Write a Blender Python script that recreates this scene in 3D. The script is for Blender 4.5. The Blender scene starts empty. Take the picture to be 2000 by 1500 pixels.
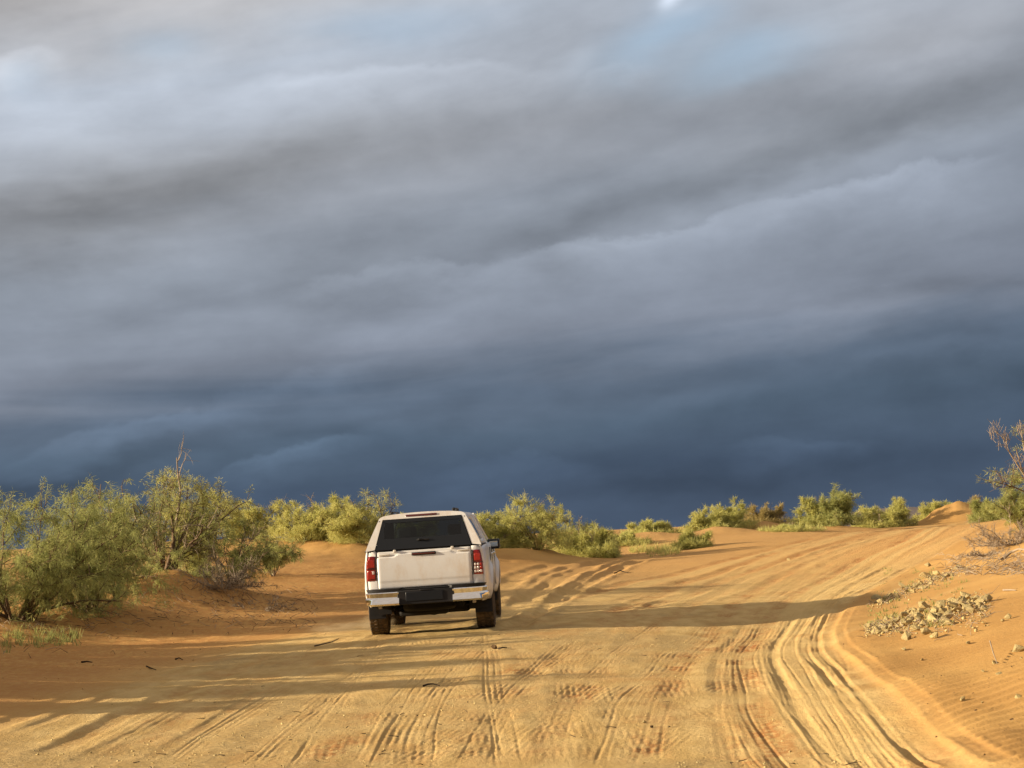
import bpy, bmesh, math, random
import numpy as np
from mathutils import Vector, Matrix, noise

C = bpy.context.scene
COL = C.collection
random.seed(7)
RS = np.random.RandomState(11)
R = math.radians

# ------------------------------------------------------------------ camera
F = 4000.0                     # focal length in photo pixels (2000 wide)
CZ = 1.42                      # eye height over the sand at the pickup
ROLL = R(2.5)
PITCH = math.atan(292.7 / F)
c_r, s_r = math.cos(ROLL), math.sin(ROLL)
RIGHT = Vector((1, 0, 0)); FWD = Vector((0, math.cos(PITCH), math.sin(PITCH))); UP = Vector((0, -math.sin(PITCH), math.cos(PITCH)))
CU = c_r * UP + s_r * RIGHT
CR = c_r * RIGHT - s_r * UP
cam_d = bpy.data.cameras.new('camera'); cam = bpy.data.objects.new('camera', cam_d); COL.objects.link(cam)
m = Matrix((CR, CU, -FWD)).transposed().to_4x4(); m.translation = (0, 0, CZ)
cam.matrix_world = m
cam_d.sensor_width = 36; cam_d.lens = 36 * F / 2000
cam_d.clip_start = 0.3; cam_d.clip_end = 60000
cam_d.dof.use_dof = True; cam_d.dof.focus_distance = 24.0; cam_d.dof.aperture_fstop = 9.0
C.camera = cam

def ray(px, py):
    """unit-depth direction (y = 1) of a photo pixel"""
    d = FWD * F + CR * (px - 1000) + CU * (750 - py)
    return d / d.y

def proj(p):
    d = Vector(p) - Vector((0, 0, CZ)); k = d.dot(FWD)
    return 1000 + F * d.dot(CR) / k, 750 - F * d.dot(CU) / k

# ------------------------------------------------------------------ light
SUN_EL = R(13.5)
SUN_TH = R(8)                 # shadows run this far from +X towards +Y
sun_dir = Vector((-math.cos(SUN_TH) * math.cos(SUN_EL), -math.sin(SUN_TH) * math.cos(SUN_EL), math.sin(SUN_EL)))
ld = bpy.data.lights.new('sun', 'SUN'); ld.energy = 3.9; ld.angle = R(0.8); ld.color = (1.0, 0.82, 0.575)
sun = bpy.data.objects.new('sun', ld); COL.objects.link(sun)
sun.rotation_euler = sun_dir.to_track_quat('Z', 'Y').to_euler(); sun.location = (-30, -10, 30)
C.view_settings.view_transform = 'Standard'; C.view_settings.look = 'None'
C.view_settings.gamma = 1; C.view_settings.use_curve_mapping = False
EXPO = 1.35
C.view_settings.exposure = EXPO
C.cycles.max_bounces = 6; C.cycles.transparent_max_bounces = 12
C.cycles.use_denoising = True

# ------------------------------------------------------------------ node helper
class NT:
    def __init__(s, tree): s.t = tree; s.n = tree.nodes; s.l = tree.links
    def new(s, ty, **kw):
        n = s.n.new(ty)
        for k, v in kw.items():
            setattr(n, k, v)
        return n
    def put(s, sock, v):
        if v is None: return
        if isinstance(v, bpy.types.NodeSocket): s.l.new(v, sock)
        else:
            if hasattr(sock.default_value, '__len__') and not hasattr(v, '__len__'): v = (v,) * len(sock.default_value)
            if hasattr(v, '__len__') and len(v) == 3 and len(sock.default_value) == 4: v = tuple(v) + (1,)
            sock.default_value = v
    def math(s, op, a, b=None, c=None, clamp=False):
        n = s.new('ShaderNodeMath', operation=op, use_clamp=clamp)
        for i, v in enumerate((a, b, c)): s.put(n.inputs[i], v)
        return n.outputs[0]
    def vmath(s, op, a, b=None):
        n = s.new('ShaderNodeVectorMath', operation=op)
        s.put(n.inputs[0], a); s.put(n.inputs[1], b)
        return n.outputs['Value'] if op in ('DOT_PRODUCT', 'LENGTH') else n.outputs[0]
    def noise(s, vec, scale, detail=4, rough=.5, dist=0, out=0):
        n = s.new('ShaderNodeTexNoise')
        s.put(n.inputs['Vector'], vec); n.inputs['Scale'].default_value = scale; n.inputs['Detail'].default_value = detail
        n.inputs['Roughness'].default_value = rough; n.inputs['Distortion'].default_value = dist
        return n.outputs[out]
    def mix(s, f, a, b, mode='MIX'):
        n = s.new('ShaderNodeMix', data_type='RGBA', blend_type=mode, clamp_factor=True)
        s.put(n.inputs[0], f); s.put(n.inputs[6], a); s.put(n.inputs[7], b)
        return n.outputs[2]
    def ramp(s, f, stops, interp='LINEAR'):
        n = s.new('ShaderNodeValToRGB'); cr = n.color_ramp; cr.interpolation = interp
        while len(cr.elements) < len(stops): cr.elements.new(.5)
        for e, (p, c) in zip(cr.elements, stops):
            e.position = p; e.color = tuple(c) + ((1,) if len(c) == 3 else ())
        s.put(n.inputs[0], f)
        return n.outputs[0]
    def maprange(s, v, a, b, c=0, d=1, smooth=True):
        n = s.new('ShaderNodeMapRange', interpolation_type='SMOOTHSTEP' if smooth else 'LINEAR')
        s.put(n.inputs[0], v)
        for i, x in enumerate((a, b, c, d)): n.inputs[i + 1].default_value = x
        return n.outputs[0]
    def scalevec(s, vec, sc):
        n = s.new('ShaderNodeMapping'); s.put(n.inputs[0], vec); n.inputs['Scale'].default_value = sc
        return n.outputs[0]

def lin(c):
    """display 0-255 -> linear"""
    return tuple(((v / 255) / 12.92 if v / 255 <= .04045 else ((v / 255 + .055) / 1.055) ** 2.4) for v in c)
K = 2 ** -EXPO
def skyc(*c): return tuple(v * K for v in lin(c))

# ------------------------------------------------------------------ world: storm cloud over a clear-sky model
w = bpy.data.worlds.new('World'); C.world = w; w.use_nodes = True
N = NT(w.node_tree); N.n.clear()
D = N.new('ShaderNodeTexCoord').outputs['Generated']
warp = N.noise(N.scalevec(D, (2.5, 2.5, 7.0)), 2.2, 5, .55, 0, 1)
warp = N.vmath('SUBTRACT', warp, (.5, .5, .5))
def blobs(lst, amp, vec):
    out = None
    Dw = N.vmath('ADD', vec, N.vmath('MULTIPLY', warp, (.085 * amp,) * 3))
    for (px, py, rx, ry, ang, st) in lst:
        d0 = ray(px, py).normalized()
        X = Vector((1, 0, 0)); X = (X - d0 * X.dot(d0)).normalized(); Z = X.cross(d0)
        a = R(ang)
        A = (X * math.cos(a) + Z * math.sin(a)) / (rx / F); B = (-X * math.sin(a) + Z * math.cos(a)) / (ry / F)
        u = N.math('SUBTRACT', N.vmath('DOT_PRODUCT', Dw, tuple(A)), A.dot(d0))
        v = N.math('SUBTRACT', N.vmath('DOT_PRODUCT', Dw, tuple(B)), B.dot(d0))
        r2 = N.math('ADD', N.math('MULTIPLY', u, u), N.math('MULTIPLY', v, v))
        g = N.math('MULTIPLY', N.math('EXPONENT', N.math('MULTIPLY', r2, -1)), st)
        out = g if out is None else N.math('ADD', out, g)
    return out
sx = N.new('ShaderNodeSeparateXYZ'); N.put(sx.inputs[0], D)
zz, xx, yy = sx.outputs[2], sx.outputs[0], sx.outputs[1]
# layer height: cloud streets climb to the right and fan out with height, as a flat deck does in perspective
s0 = N.math('MULTIPLY', zz, N.math('SUBTRACT', 1.0, N.math('MULTIPLY', xx, .75)))
cv = N.new('ShaderNodeCombineXYZ')
N.put(cv.inputs[0], N.math('MULTIPLY', xx, 3.0)); N.put(cv.inputs[1], N.math('MULTIPLY', yy, 3.0)); N.put(cv.inputs[2], N.math('MULTIPLY', s0, 17.0))
streak = N.noise(cv.outputs[0], 1.25, 6, .5, .5)
cv2 = N.new('ShaderNodeCombineXYZ')
N.put(cv2.inputs[0], N.math('MULTIPLY', xx, 9.0)); N.put(cv2.inputs[1], N.math('MULTIPLY', yy, 9.0)); N.put(cv2.inputs[2], N.math('MULTIPLY', s0, 30.0))
billow = N.noise(cv2.outputs[0], 1.3, 6, .5, .25)
s1 = N.math('ADD', s0, N.math('MULTIPLY', N.math('SUBTRACT', streak, .5), .055))
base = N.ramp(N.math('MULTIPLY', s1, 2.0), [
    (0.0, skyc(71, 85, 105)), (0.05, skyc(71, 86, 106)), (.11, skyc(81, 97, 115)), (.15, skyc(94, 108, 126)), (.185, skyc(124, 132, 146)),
    (.29, skyc(141, 149, 161)), (.38, skyc(152, 157, 166)), (.50, skyc(175, 183, 195)), (.70, skyc(192, 182, 172)), (1.0, skyc(196, 180, 164))])  # last stops, above the view, warmed and brightened to warm the shaded sand
bright = [(150, 300, 300, 80, 4, .10), (600, 110, 330, 60, 6, .10), (1750, 330, 260, 80, 14, .22), (1440, 430, 300, 55, 16, .16),
          (1060, 520, 260, 60, 14, .12), (1850, 40, 300, 60, 8, .18), (1560, 20, 260, 45, 4, .08),
          (240, 850, 330, 38, 9, .18), (570, 890, 110, 26, 14, .20), (1580, 850, 130, 26, 3, .10), (930, 900, 240, 60, 2, .10),
          (60, 130, 120, 60, 0, .16), (1300, 5, 30, 22, 60, 1.1), (1420, 60, 150, 50, 5, .10), (250, 620, 500, 80, 6, .05), (1300, 600, 400, 60, 6, .10)]
darks = [(380, 370, 430, 60, 12, .24), (130, 420, 260, 40, 4, .16), (1480, 375, 330, 36, 18, .26), (1060, 465, 250, 26, 14, .20), (1850, 215, 220, 60, 14, .24),
         (30, 40, 110, 50, 10, .12), (1800, 560, 260, 30, 10, .16), (1950, 700, 260, 50, 6, .18), (150, 920, 330, 26, 12, .26),
         (700, 500, 300, 36, 10, .14), (480, 790, 280, 22, 9, .10), (1300, 930, 500, 26, 2, .16), (700, 830, 200, 20, 10, .12), (1150, 760, 300, 30, 6, .08)]
bb = N.math('ADD', blobs(bright, 1.0, D), blobs([(1298, 8, 26, 17, 60, .75), (1335, 26, 40, 14, 20, .22), (1130, 128, 34, 20, 30, .16), (20, 150, 45, 26, 0, .20), (600, 190, 330, 55, 6, .06)], .22, D)); dk = blobs(darks, 1.0, D)
val = N.math('ADD', 1.03, N.math('MULTIPLY', N.math('SUBTRACT', bb, dk), .95))
val = N.math('ADD', val, N.math('MULTIPLY', N.math('SUBTRACT', billow, .5), .46))
val = N.math('ADD', val, N.math('MULTIPLY', N.math('SUBTRACT', streak, .5), .45))
# lit ragged shoulders of the cloud banks: crisp above, fading into the bank below
rag = N.math('SUBTRACT', N.noise(N.scalevec(D, (1, 1, 1.6)), 17, 6, .58, .3), .5)
rag2 = N.math('SUBTRACT', N.noise(N.scalevec(D, (1, 1, 1.6)), 55, 4, .6), .5)
def shoulder(x1, y1, x2, y2, bow, soft, decay, st, rg=.030):
    d0 = (ray(x1, y1).normalized() + ray(x2, y2).normalized()).normalized(); a = math.atan2(y1 - y2, x2 - x1) - ROLL
    X = Vector((1, 0, 0)); X = (X - d0 * X.dot(d0)).normalized(); Z = X.cross(d0)
    A = X * math.cos(a) + Z * math.sin(a); B = -X * math.sin(a) + Z * math.cos(a); half = math.hypot(x2 - x1, y2 - y1) / 2 / F
    u = N.math('MULTIPLY', N.math('SUBTRACT', N.vmath('DOT_PRODUCT', D, tuple(A)), A.dot(d0)), 1 / half)
    v = N.math('SUBTRACT', N.vmath('DOT_PRODUCT', D, tuple(B)), B.dot(d0)); uu = N.math('MULTIPLY', u, u)
    v = N.math('ADD', N.math('ADD', v, N.math('MULTIPLY', uu, bow / F)), N.math('ADD', N.math('MULTIPLY', rag, rg), N.math('MULTIPLY', rag2, rg * .35)))
    edge_ = N.maprange(v, soft / F, -soft / F)
    body = N.math('MINIMUM', N.math('EXPONENT', N.math('MULTIPLY', v, F / decay)), 1.0)
    return N.math('MULTIPLY', N.math('MULTIPLY', edge_, body), N.math('MULTIPLY', N.math('EXPONENT', N.math('MULTIPLY', N.math('MULTIPLY', uu, uu), -1)), st))
sh = None
for a in [(1080, 500, 1500, 395, -6, 9, 75, .17), (1480, 400, 1930, 275, 10, 10, 85, .20), (560, 570, 900, 505, 8, 12, 60, .13), (830, 515, 1180, 485, 12, 10, 60, .12), (470, 150, 1060, 112, 22, 14, 110, .13), (0, 455, 520, 420, 10, 22, 70, .09),
          (620, 660, 1000, 560, 10, 16, 70, .10), (1350, 640, 1980, 545, 10, 16, 45, .10), (420, 905, 700, 838, 18, 9, 34, .24), (0, 880, 460, 770, 14, 12, 50, .16), (840, 900, 1160, 880, 20, 12, 60, .12), (1430, 870, 1700, 842, 16, 10, 36, .13),
          (340, 790, 760, 690, 8, 14, 34, .12), (1150, 800, 1560, 735, 8, 16, 40, .08), (1650, 700, 2000, 655, 8, 16, 40, .10), (1120, 150, 1260, 110, 12, 10, 40, .08), (1560, 110, 2000, 60, 14, 20, 60, .10), (-40, 120, 110, 92, 10, 12, 60, .12)]:
    t_ = shoulder(*a); sh = t_ if sh is None else N.math('ADD', sh, t_)
val = N.math('ADD', val, N.math('MULTIPLY', sh, 1.8))
pr = N.vmath('MULTIPLY', cv2.outputs[0], (1.0, 1.0, .62))
val = N.math('ADD', val, N.math('MULTIPLY', N.math('ADD', rag, N.math('MULTIPLY', rag2, .55)), .22))
rel_a = N.noise(pr, 1.0, 5, .5, .3); rel_b = N.noise(N.vmath('ADD', pr, (.03, 0, .22)), 1.0, 5, .5, .3)
val = N.math('ADD', val, N.math('MULTIPLY', N.math('SUBTRACT', rel_a, rel_b), .55))
val = N.math('MAXIMUM', val, .4)
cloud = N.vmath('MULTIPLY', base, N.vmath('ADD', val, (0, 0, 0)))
# warmer grey inside the thick brownish rolls
warmm = blobs([(350, 350, 600, 85, 9, .9), (1650, 280, 500, 80, 14, .5), (1750, 60, 300, 60, 6, .3)], 1.0, D)
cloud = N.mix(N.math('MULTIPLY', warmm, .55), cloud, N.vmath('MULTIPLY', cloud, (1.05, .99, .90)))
sky = N.new('ShaderNodeTexSky', sky_type='NISHITA', sun_disc=False, sun_elevation=SUN_EL, sun_rotation=math.atan2(sun_dir.x, sun_dir.y),
            altitude=300, air_density=1.2, dust_density=1.5, ozone_density=1.5)
skyl = N.vmath('MULTIPLY', sky.outputs[0], (.11,) * 3)
gap = blobs([(1480, 115, 150, 42, 12, .50), (1280, 95, 130, 38, 16, .50), (740, 45, 170, 40, 0, .35), (300, 90, 80, 34, 0, .30), (60, 150, 50, 36, 0, .25), (1330, 40, 90, 40, 0, .2)], .5, D)
thin = N.maprange(N.math('ADD', billow, N.math('MULTIPLY', zz, .10)), .62, .82, 0, .45)
thin = N.math('MULTIPLY', thin, N.maprange(zz, .3, .5))
blue = N.mix(.35, skyc(158, 184, 214), skyl)
# open sky strip low on the side the sun shines from
toward = N.vmath('DOT_PRODUCT', D, tuple(sun_dir))
clear = N.math('MULTIPLY', N.maprange(toward, .35, .98), N.maprange(zz, .55, .05))
hole = N.math('MAXIMUM', N.math('MAXIMUM', gap, thin), N.math('MULTIPLY', clear, .85), clamp=True)
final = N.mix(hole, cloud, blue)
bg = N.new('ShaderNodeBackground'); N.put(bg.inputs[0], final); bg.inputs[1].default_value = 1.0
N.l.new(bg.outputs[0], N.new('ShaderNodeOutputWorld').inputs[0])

# ------------------------------------------------------------------ materials
def material(name, build):
    mt = bpy.data.materials.new(name); mt.use_nodes = True
    n = NT(mt.node_tree); n.n.clear()
    out = n.new('ShaderNodeOutputMaterial')
    build(n, out)
    return mt
def pbsdf(n, out, col, rough=.8, metal=0, spec=.3, normal=None, coat=0, trans=0, ior=1.45):
    b = n.new('ShaderNodeBsdfPrincipled')
    n.put(b.inputs['Base Color'], col); n.put(b.inputs['Roughness'], rough); b.inputs['Metallic'].default_value = metal
    b.inputs['Specular IOR Level'].default_value = spec; b.inputs['Coat Weight'].default_value = coat
    b.inputs['Coat Roughness'].default_value = .08
    b.inputs['Transmission Weight'].default_value = trans; b.inputs['IOR'].default_value = ior
    if normal is not None: n.put(b.inputs['Normal'], normal)
    n.l.new(b.outputs[0], out.inputs[0]); return b
def bump(n, h, strength=.5, dist=.02, prev=None):
    b = n.new('ShaderNodeBump'); n.put(b.inputs['Height'], h); b.inputs['Strength'].default_value = strength
    b.inputs['Distance'].default_value = dist
    if prev is not None: n.put(b.inputs['Normal'], prev)
    return b.outputs[0]

# ------------------------------------------------------------------ numpy noise
_P = RS.permutation(4096)
_G = RS.rand(4096)
def vnoise(x, y, seed=0):
    xi = np.floor(x).astype(np.int64); yi = np.floor(y).astype(np.int64)
    fx = x - xi; fy = y - yi
    fx = fx * fx * fx * (fx * (fx * 6 - 15) + 10); fy = fy * fy * fy * (fy * (fy * 6 - 15) + 10)
    def h(a, b): return _G[_P[(_P[(a + seed * 57) & 4095] + b) & 4095]]
    a = h(xi, yi); b = h(xi + 1, yi); c = h(xi, yi + 1); d = h(xi + 1, yi + 1)
    return (a + (b - a) * fx) * (1 - fy) + (c + (d - c) * fx) * fy - .5
def fbm(x, y, oct=4, seed=0, gain=.5):
    s = 0; a = 1; t = 0
    for i in range(oct):
        s = s + a * vnoise(x * 2 ** i + 13.7 * i, y * 2 ** i + 7.3 * i, seed + i); t += a; a *= gain
    return s / t
def sstep(a, b, x):
    t = np.clip((x - a) / (b - a), 0, 1); return t * t * (3 - 2 * t)

# ------------------------------------------------------------------ terrain: smooth relief through known ground points
def wp(px, py, Dd):
    d = ray(px, py); return (d.x * Dd, Dd, CZ + d.z * Dd)
ctrl = [wp(*a) for a in [
    (2000, 1500, 9.8), (2000, 1300, 14.2), (1900, 1290, 16), (1830, 1200, 23), (1700, 1235, 23.5), (2000, 1150, 25), (2000, 1060, 38), (1900, 1080, 42),
    (1750, 1110, 44), (1600, 1150, 38), (1900, 1022, 80), (1700, 1036, 76), (1500, 1036, 75), (1500, 1100, 52), (1350, 1058, 66), (1240, 1076, 66),
    (1190, 1090, 62), (1100, 1122, 50), (1050, 1170, 40), (1000, 1092, 58), (920, 1092, 56), (970, 1120, 50), (800, 1080, 56), (600, 1078, 56), (600, 1102, 50), (600, 1135, 46),
    (600, 1185, 40), (560, 1228, 33), (500, 1062, 62), (400, 1205, 37), (330, 1150, 41), (200, 1190, 37), (100, 1235, 33.5), (0, 1245, 31.5),
    (0, 1350, 20), (200, 1400, 17.2), (450, 1150, 44), (700, 1200, 37), (1300, 1180, 36), (1450, 1180, 35), (1450, 1250, 27.2), (1600, 1280, 22.3), (1700, 1330, 17.5), (1800, 1330, 16.4), (1800, 1420, 13.2), (1700, 1440, 13.2)]]
for X, Y in [(-3, 8), (0, 8), (2, 9), (-3, 12), (0, 12), (2, 12.5), (-3, 17), (0, 17), (2, 17), (-4, 24), (-1.5, 24), (1, 24), (-3.5, 30), (-1, 30), (1.5, 30), (-1, 36), (-3, 34), (1, 36)]:
    ctrl.append((X, Y, {24: .03, 30: .085 + .012 * X, 34: .07, 36: .06}.get(Y, 0.0)))
for X, Y, Z in [(-8, 14, .15), (-10, 26, .5), (6, 14, .75), (9, 25, 1.1), (14, 45, 1.9), (-14, 40, .9), (-17, 62, 1.4)]:
    ctrl.append((X, Y, Z))
ctrl = np.array(ctrl)
def _tf(x, y): return np.stack([x / (8 + .25 * y) * 10, np.log(np.maximum(y, 2)) * 9], -1)
_cp = _tf(ctrl[:, 0], ctrl[:, 1])
def _U(r2): return np.where(r2 > 1e-9, r2 * np.log(np.maximum(r2, 1e-9)), 0)
n_ = len(ctrl)
_A = np.zeros((n_ + 3, n_ + 3)); _r2 = ((_cp[:, None] - _cp[None]) ** 2).sum(-1)
_A[:n_, :n_] = _U(_r2) + np.eye(n_) * 1.5
_A[:n_, n_] = 1; _A[:n_, n_ + 1:] = _cp; _A[n_, :n_] = 1; _A[n_ + 1:, :n_] = _cp.T
_w = np.linalg.solve(_A, np.concatenate([ctrl[:, 2], [0, 0, 0]]))
def base_h(x, y):
    x = np.asarray(x, float); y = np.asarray(y, float); sh = x.shape
    x = x.ravel(); y = y.ravel()
    yc = np.clip(y, 9, 80); lim = .29 * yc + 1.2
    q = _tf(np.clip(x, -lim - 3, lim), yc)
    z = _w[n_] + q @ _w[n_ + 1:]
    for i in range(n_):
        z += _w[i] * _U(((q - _cp[i]) ** 2).sum(-1))
    # beyond the frame and beyond the ridge: gentle dunes, then the plain
    out = np.maximum(np.abs(x) - lim, 0)
    far = sstep(82, 150, y)
    z = z * (1 - far) + (-1.6) * far
    dn = fbm(x / 38, y / 38, 3, 5) * 2.2
    z = z + dn * sstep(3, 30, out) * (1 - far) + far * fbm(x / 120, y / 120, 2, 9) * .8
    z = np.where(z > 1.9, 1.9 + (z - 1.9) * .3, z)
    return z.reshape(sh)
# sand hummocks held by the shrubs: x, y, height, radius
def _hm(px, py, D_, h, r): 
    p = wp(px, py, D_); return (p[0], p[1], h, r)
hummocks = [_hm(620, 1062, 58, .24, 1.4), _hm(700, 1062, 56, .2, 1.2), _hm(520, 1060, 60, .25, 1.2), _hm(1000, 1080, 58, .26, 1.3), _hm(1060, 1088, 60, .2, 1.3), _hm(320, 1160, 40, .40, 1.5), _hm(430, 1160, 40, .18, 1.4),
            _hm(160, 1200, 36, .25, 1.6), _hm(20, 1235, 32.5, .22, 1.4), _hm(1410, 1045, 74, .25, 1.3), _hm(1490, 1035, 78, .35, 1.2), _hm(1630, 1035, 76, .2, 1.5), _hm(1835, 1015, 88, .55, 1.0), _hm(1888, 1010, 88, .75, 1.0),
            _hm(1260, 1070, 72, .3, 1.8), _hm(1975, 1065, 41, .15, 1.3)]
def mid_h(x, y):
    z = base_h(x, y)
    for (hx, hy, hh, hr) in hummocks:
        r2 = ((x - hx) ** 2 + ((y - hy) * .8) ** 2) / hr ** 2
        z = z + hh * np.exp(-r2 * 1.2) * (1 + .5 * fbm(x * 1.3, y * 1.3, 3, 3))
    z = z + fbm(x / 3.1, y / 4.5, 3, 21) * .07 * sstep(6, 20, y)
    return z
def gz(x, y): return float(mid_h(np.array([x]), np.array([y]))[0])
def gp(px, py, lo=8.0, hi=90.0):
    """ground point seen at a photo pixel: marches the ray onto the relief"""
    d = ray(px, py); t = np.exp(np.linspace(math.log(lo), math.log(hi), 500))
    z = mid_h(d.x * t, t); r = CZ + d.z * t
    k = np.argmax(z >= r)
    return (d.x * t[k], t[k], z[k]) if (z >= r).any() else (d.x * hi, hi, gz(d.x * hi, hi))
# ------------------------------------------------------------------ wheel ruts and tyre prints, lying on the relief
def curve(pts):
    """x as a function of y along a rut, from ground points"""
    g = np.array([gp(*p)[:2] for p in pts]); g = g[np.argsort(g[:, 1])]
    yy = np.linspace(g[0, 1], g[-1, 1], 120); xx = np.interp(yy, g[:, 1], g[:, 0])
    k = np.hanning(17); k /= k.sum()
    pad = np.concatenate([np.full(8, xx[0]) + (np.arange(-8, 0)) * (xx[1] - xx[0]), xx, np.full(8, xx[-1]) + np.arange(1, 9) * (xx[-1] - xx[-2])])
    return yy, np.convolve(pad, k, 'valid')
def shift(c, dx): return (c[0], c[1] + dx)
TR = []   # (curve, half width, depth, berm, ribs, red, fade ends)
def tr(c, w, d, b=.3, ribs=0, red=0, pale=0): TR.append((c, w, d, b, ribs, red, pale))
edge = curve([(1860, 1500), (1760, 1420), (1680, 1340), (1625, 1280), (1600, 1240), (1625, 1200), (1680, 1160), (1770, 1110), (1860, 1065), (1945, 1022)])
t1 = curve([(1745, 1500), (1670, 1420), (1610, 1340), (1578, 1280), (1568, 1240), (1590, 1200), (1650, 1150), (1750, 1100), (1840, 1060), (1925, 1022)])
t2 = curve([(1665, 1500), (1600, 1420), (1545, 1350), (1520, 1290), (1525, 1245), (1560, 1200), (1620, 1150), (1715, 1100), (1800, 1060), (1890, 1022)])
t3 = curve([(1560, 1500), (1500, 1430), (1465, 1370), (1450, 1310), (1460, 1260), (1500, 1205), (1570, 1150), (1660, 1100), (1760, 1060), (1850, 1024)])
t4 = curve([(1450, 1500), (1425, 1430), (1412, 1370), (1412, 1310), (1430, 1260), (1470, 1205), (1530, 1150), (1610, 1100), (1700, 1060), (1800, 1026)])
t5 = curve([(1265, 1500), (1272, 1430), (1288, 1370), (1320, 1310), (1365, 1260), (1410, 1205), (1480, 1150), (1570, 1100), (1650, 1065), (1740, 1030)])
tr(edge, .13, .028, .8, 0, .35); tr(shift(edge, .22), .05, .012, .6, 0, .12); tr(shift(edge, -.22), .05, .018, .5)
def grooves(c, offs, w=.013, d=.016, red=.25):
    for o_ in offs:
        wv = .012 * np.sin(c[0] * RS.uniform(.5, 1.3) + RS.uniform(0, 6)); lo, hi = sorted(RS.uniform(0, 1, 2)); n0 = int(lo * 40) if RS.rand() < .5 else 0; n1 = 120 - (int((1 - hi) * 50) if RS.rand() < .5 else 0)
        tr((c[0][n0:n1], (c[1] + o_ + RS.uniform(-.012, .012) + wv)[n0:n1]), w * RS.uniform(.6, 1.3), d * RS.uniform(.2, .75), .4, 0, red)
tr(t1, .15, .013, .6, 0, 0, .3); grooves(t1, (-.12, -.07, -.02, .035, .09), .012, .013); tr(t2, .16, .011, .6, 0, 0, .7); grooves(t2, (-.13, -.06, 0, .07, .13), .012, .013)
tr(shift(t2, .38), .09, .012, .7, 0, .2); grooves(shift(t2, .42), (-.07, .0, .08), .016, .014)
tr(t3, .13, .022, .8, 0, 1.0); grooves(t3, (-.12, -.05, .03, .10), .016, .022, 1.0); tr(shift(t3, .26), .12, .014, .5, 0, .0, .8); grooves(shift(t3, .26), (-.09, -.03, .03, .09), .015, .012, .1)
tr(shift(t3, -.24), .10, .010, .5, 0, .6); grooves(shift(t3, -.24), (-.06, 0, .06), .015, .012, .7)
tr(t4, .15, .010, .5, 1, .35, .3); grooves(t4, (-.1, -.04, .03, .09), .014, .008, .3); tr(t5, .15, .008, .4, 1, .75); grooves(t5, (-.1, -.04, .03, .09), .014, .008, .8)
tr(shift(t2, -.06), .05, .011, .9, 0, .1); tr(shift(t1, .17), .03, .013, .9, 0, .15); tr(shift(t5, -1.5), .13, .005, .3, 1, .35); tr(shift(t5, .75), .12, .006, .4, 1, .4)
# branch that dips between the shrubs beyond the pickup
b1 = curve([(962, 1215), (1010, 1185), (1060, 1150), (1110, 1122), (1160, 1102), (1200, 1092)])
b2 = curve([(1000, 1228), (1060, 1190), (1120, 1155), (1170, 1128), (1220, 1106), (1262, 1092)])
b3 = curve([(940, 1180), (975, 1150), (1010, 1128), (1060, 1108), (1120, 1095)])
tr(b1, .22, .10, .7); tr(shift(b1, .55), .10, .05, .8); tr(b2, .20, .09, .7); tr(b3, .25, .07, .5); tr(shift(b3, .7), .2, .05, .5)
# fan of ruts climbing to the crest on the sunny side
for pts in ([(1180, 1200), (1330, 1140), (1480, 1090), (1600, 1055), (1690, 1036)], [(1260, 1190), (1420, 1130), (1570, 1080), (1700, 1045), (1760, 1032)],
            [(1080, 1180), (1240, 1135), (1400, 1100), (1520, 1070), (1600, 1050)], [(1500, 1120), (1600, 1080), (1700, 1050), (1800, 1028)]):
    c = curve(pts); tr(c, .2, .032, .5, 0, .8); tr(shift(c, 1.2), .16, .018, .5, 0, .3); tr(shift(c, .5), .3, .006, .5, 0, 0, .6)
# ruts curving in from the shaded side
for pts, w_, d_, rd in (([(-60, 1440), (60, 1395), (200, 1345), (350, 1295), (480, 1260), (600, 1238)], .12, .022, .2), ([(40, 1500), (180, 1440), (320, 1370), (450, 1310), (570, 1262), (680, 1232)], .15, .015, .1),
                        ([(180, 1500), (300, 1440), (420, 1370), (520, 1320), (610, 1275), (700, 1240)], .15, .014, .5), ([(90, 1480), (240, 1400), (400, 1330), (520, 1285), (640, 1248)], .10, .014, .4)):
    c = curve(pts); tr(c, w_, d_, .8, 0, rd); tr(shift(c, .3), .05, .010, .5, 0, rd)
# the pickup's own fresh prints and older ones
w1 = curve([(560, 1500), (622, 1420), (672, 1350), (712, 1290), (738, 1245)]); w2 = curve([(1010, 1500), (985, 1420), (965, 1340), (952, 1280), (945, 1235)])
tr(w1, .14, .014, .5, 1, .35); tr(w2, .13, .012, .5, 1, .25); grooves(w1, (-.09, -.03, .03, .09), .013, .014, .35); grooves(w2, (-.09, -.03, .03, .09), .013, .014, .25)
for k_, (pts, rd) in enumerate([([(820, 1500), (835, 1420), (870, 1340), (930, 1270), (1010, 1215), (1110, 1165)], .30), ([(930, 1500), (960, 1420), (1010, 1340), (1080, 1270), (1180, 1210), (1320, 1160)], .45),
        ([(1060, 1500), (1085, 1420), (1135, 1340), (1210, 1270), (1310, 1205), (1430, 1150)], .55), ([(1180, 1500), (1195, 1430), (1230, 1360), (1300, 1280), (1390, 1215), (1500, 1150)], .35),
        ([(330, 1500), (430, 1430), (540, 1360), (640, 1300), (730, 1255), (850, 1215)], .25), ([(480, 1500), (560, 1430), (640, 1360), (720, 1300), (800, 1255)], .45), ([(720, 1500), (760, 1420), (800, 1350), (850, 1290), (920, 1240)], .25)]):
    c = curve(pts); tr(c, .14, .007, .5, 1, rd, .1 * (k_ % 3)); grooves(c, (-.10, -.04, .03, .09), .014, .011, rd)
    if k_ % 2 == 0: tr(shift(c, 1.45), .13, .005, .5, 1, rd * .6)
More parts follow.
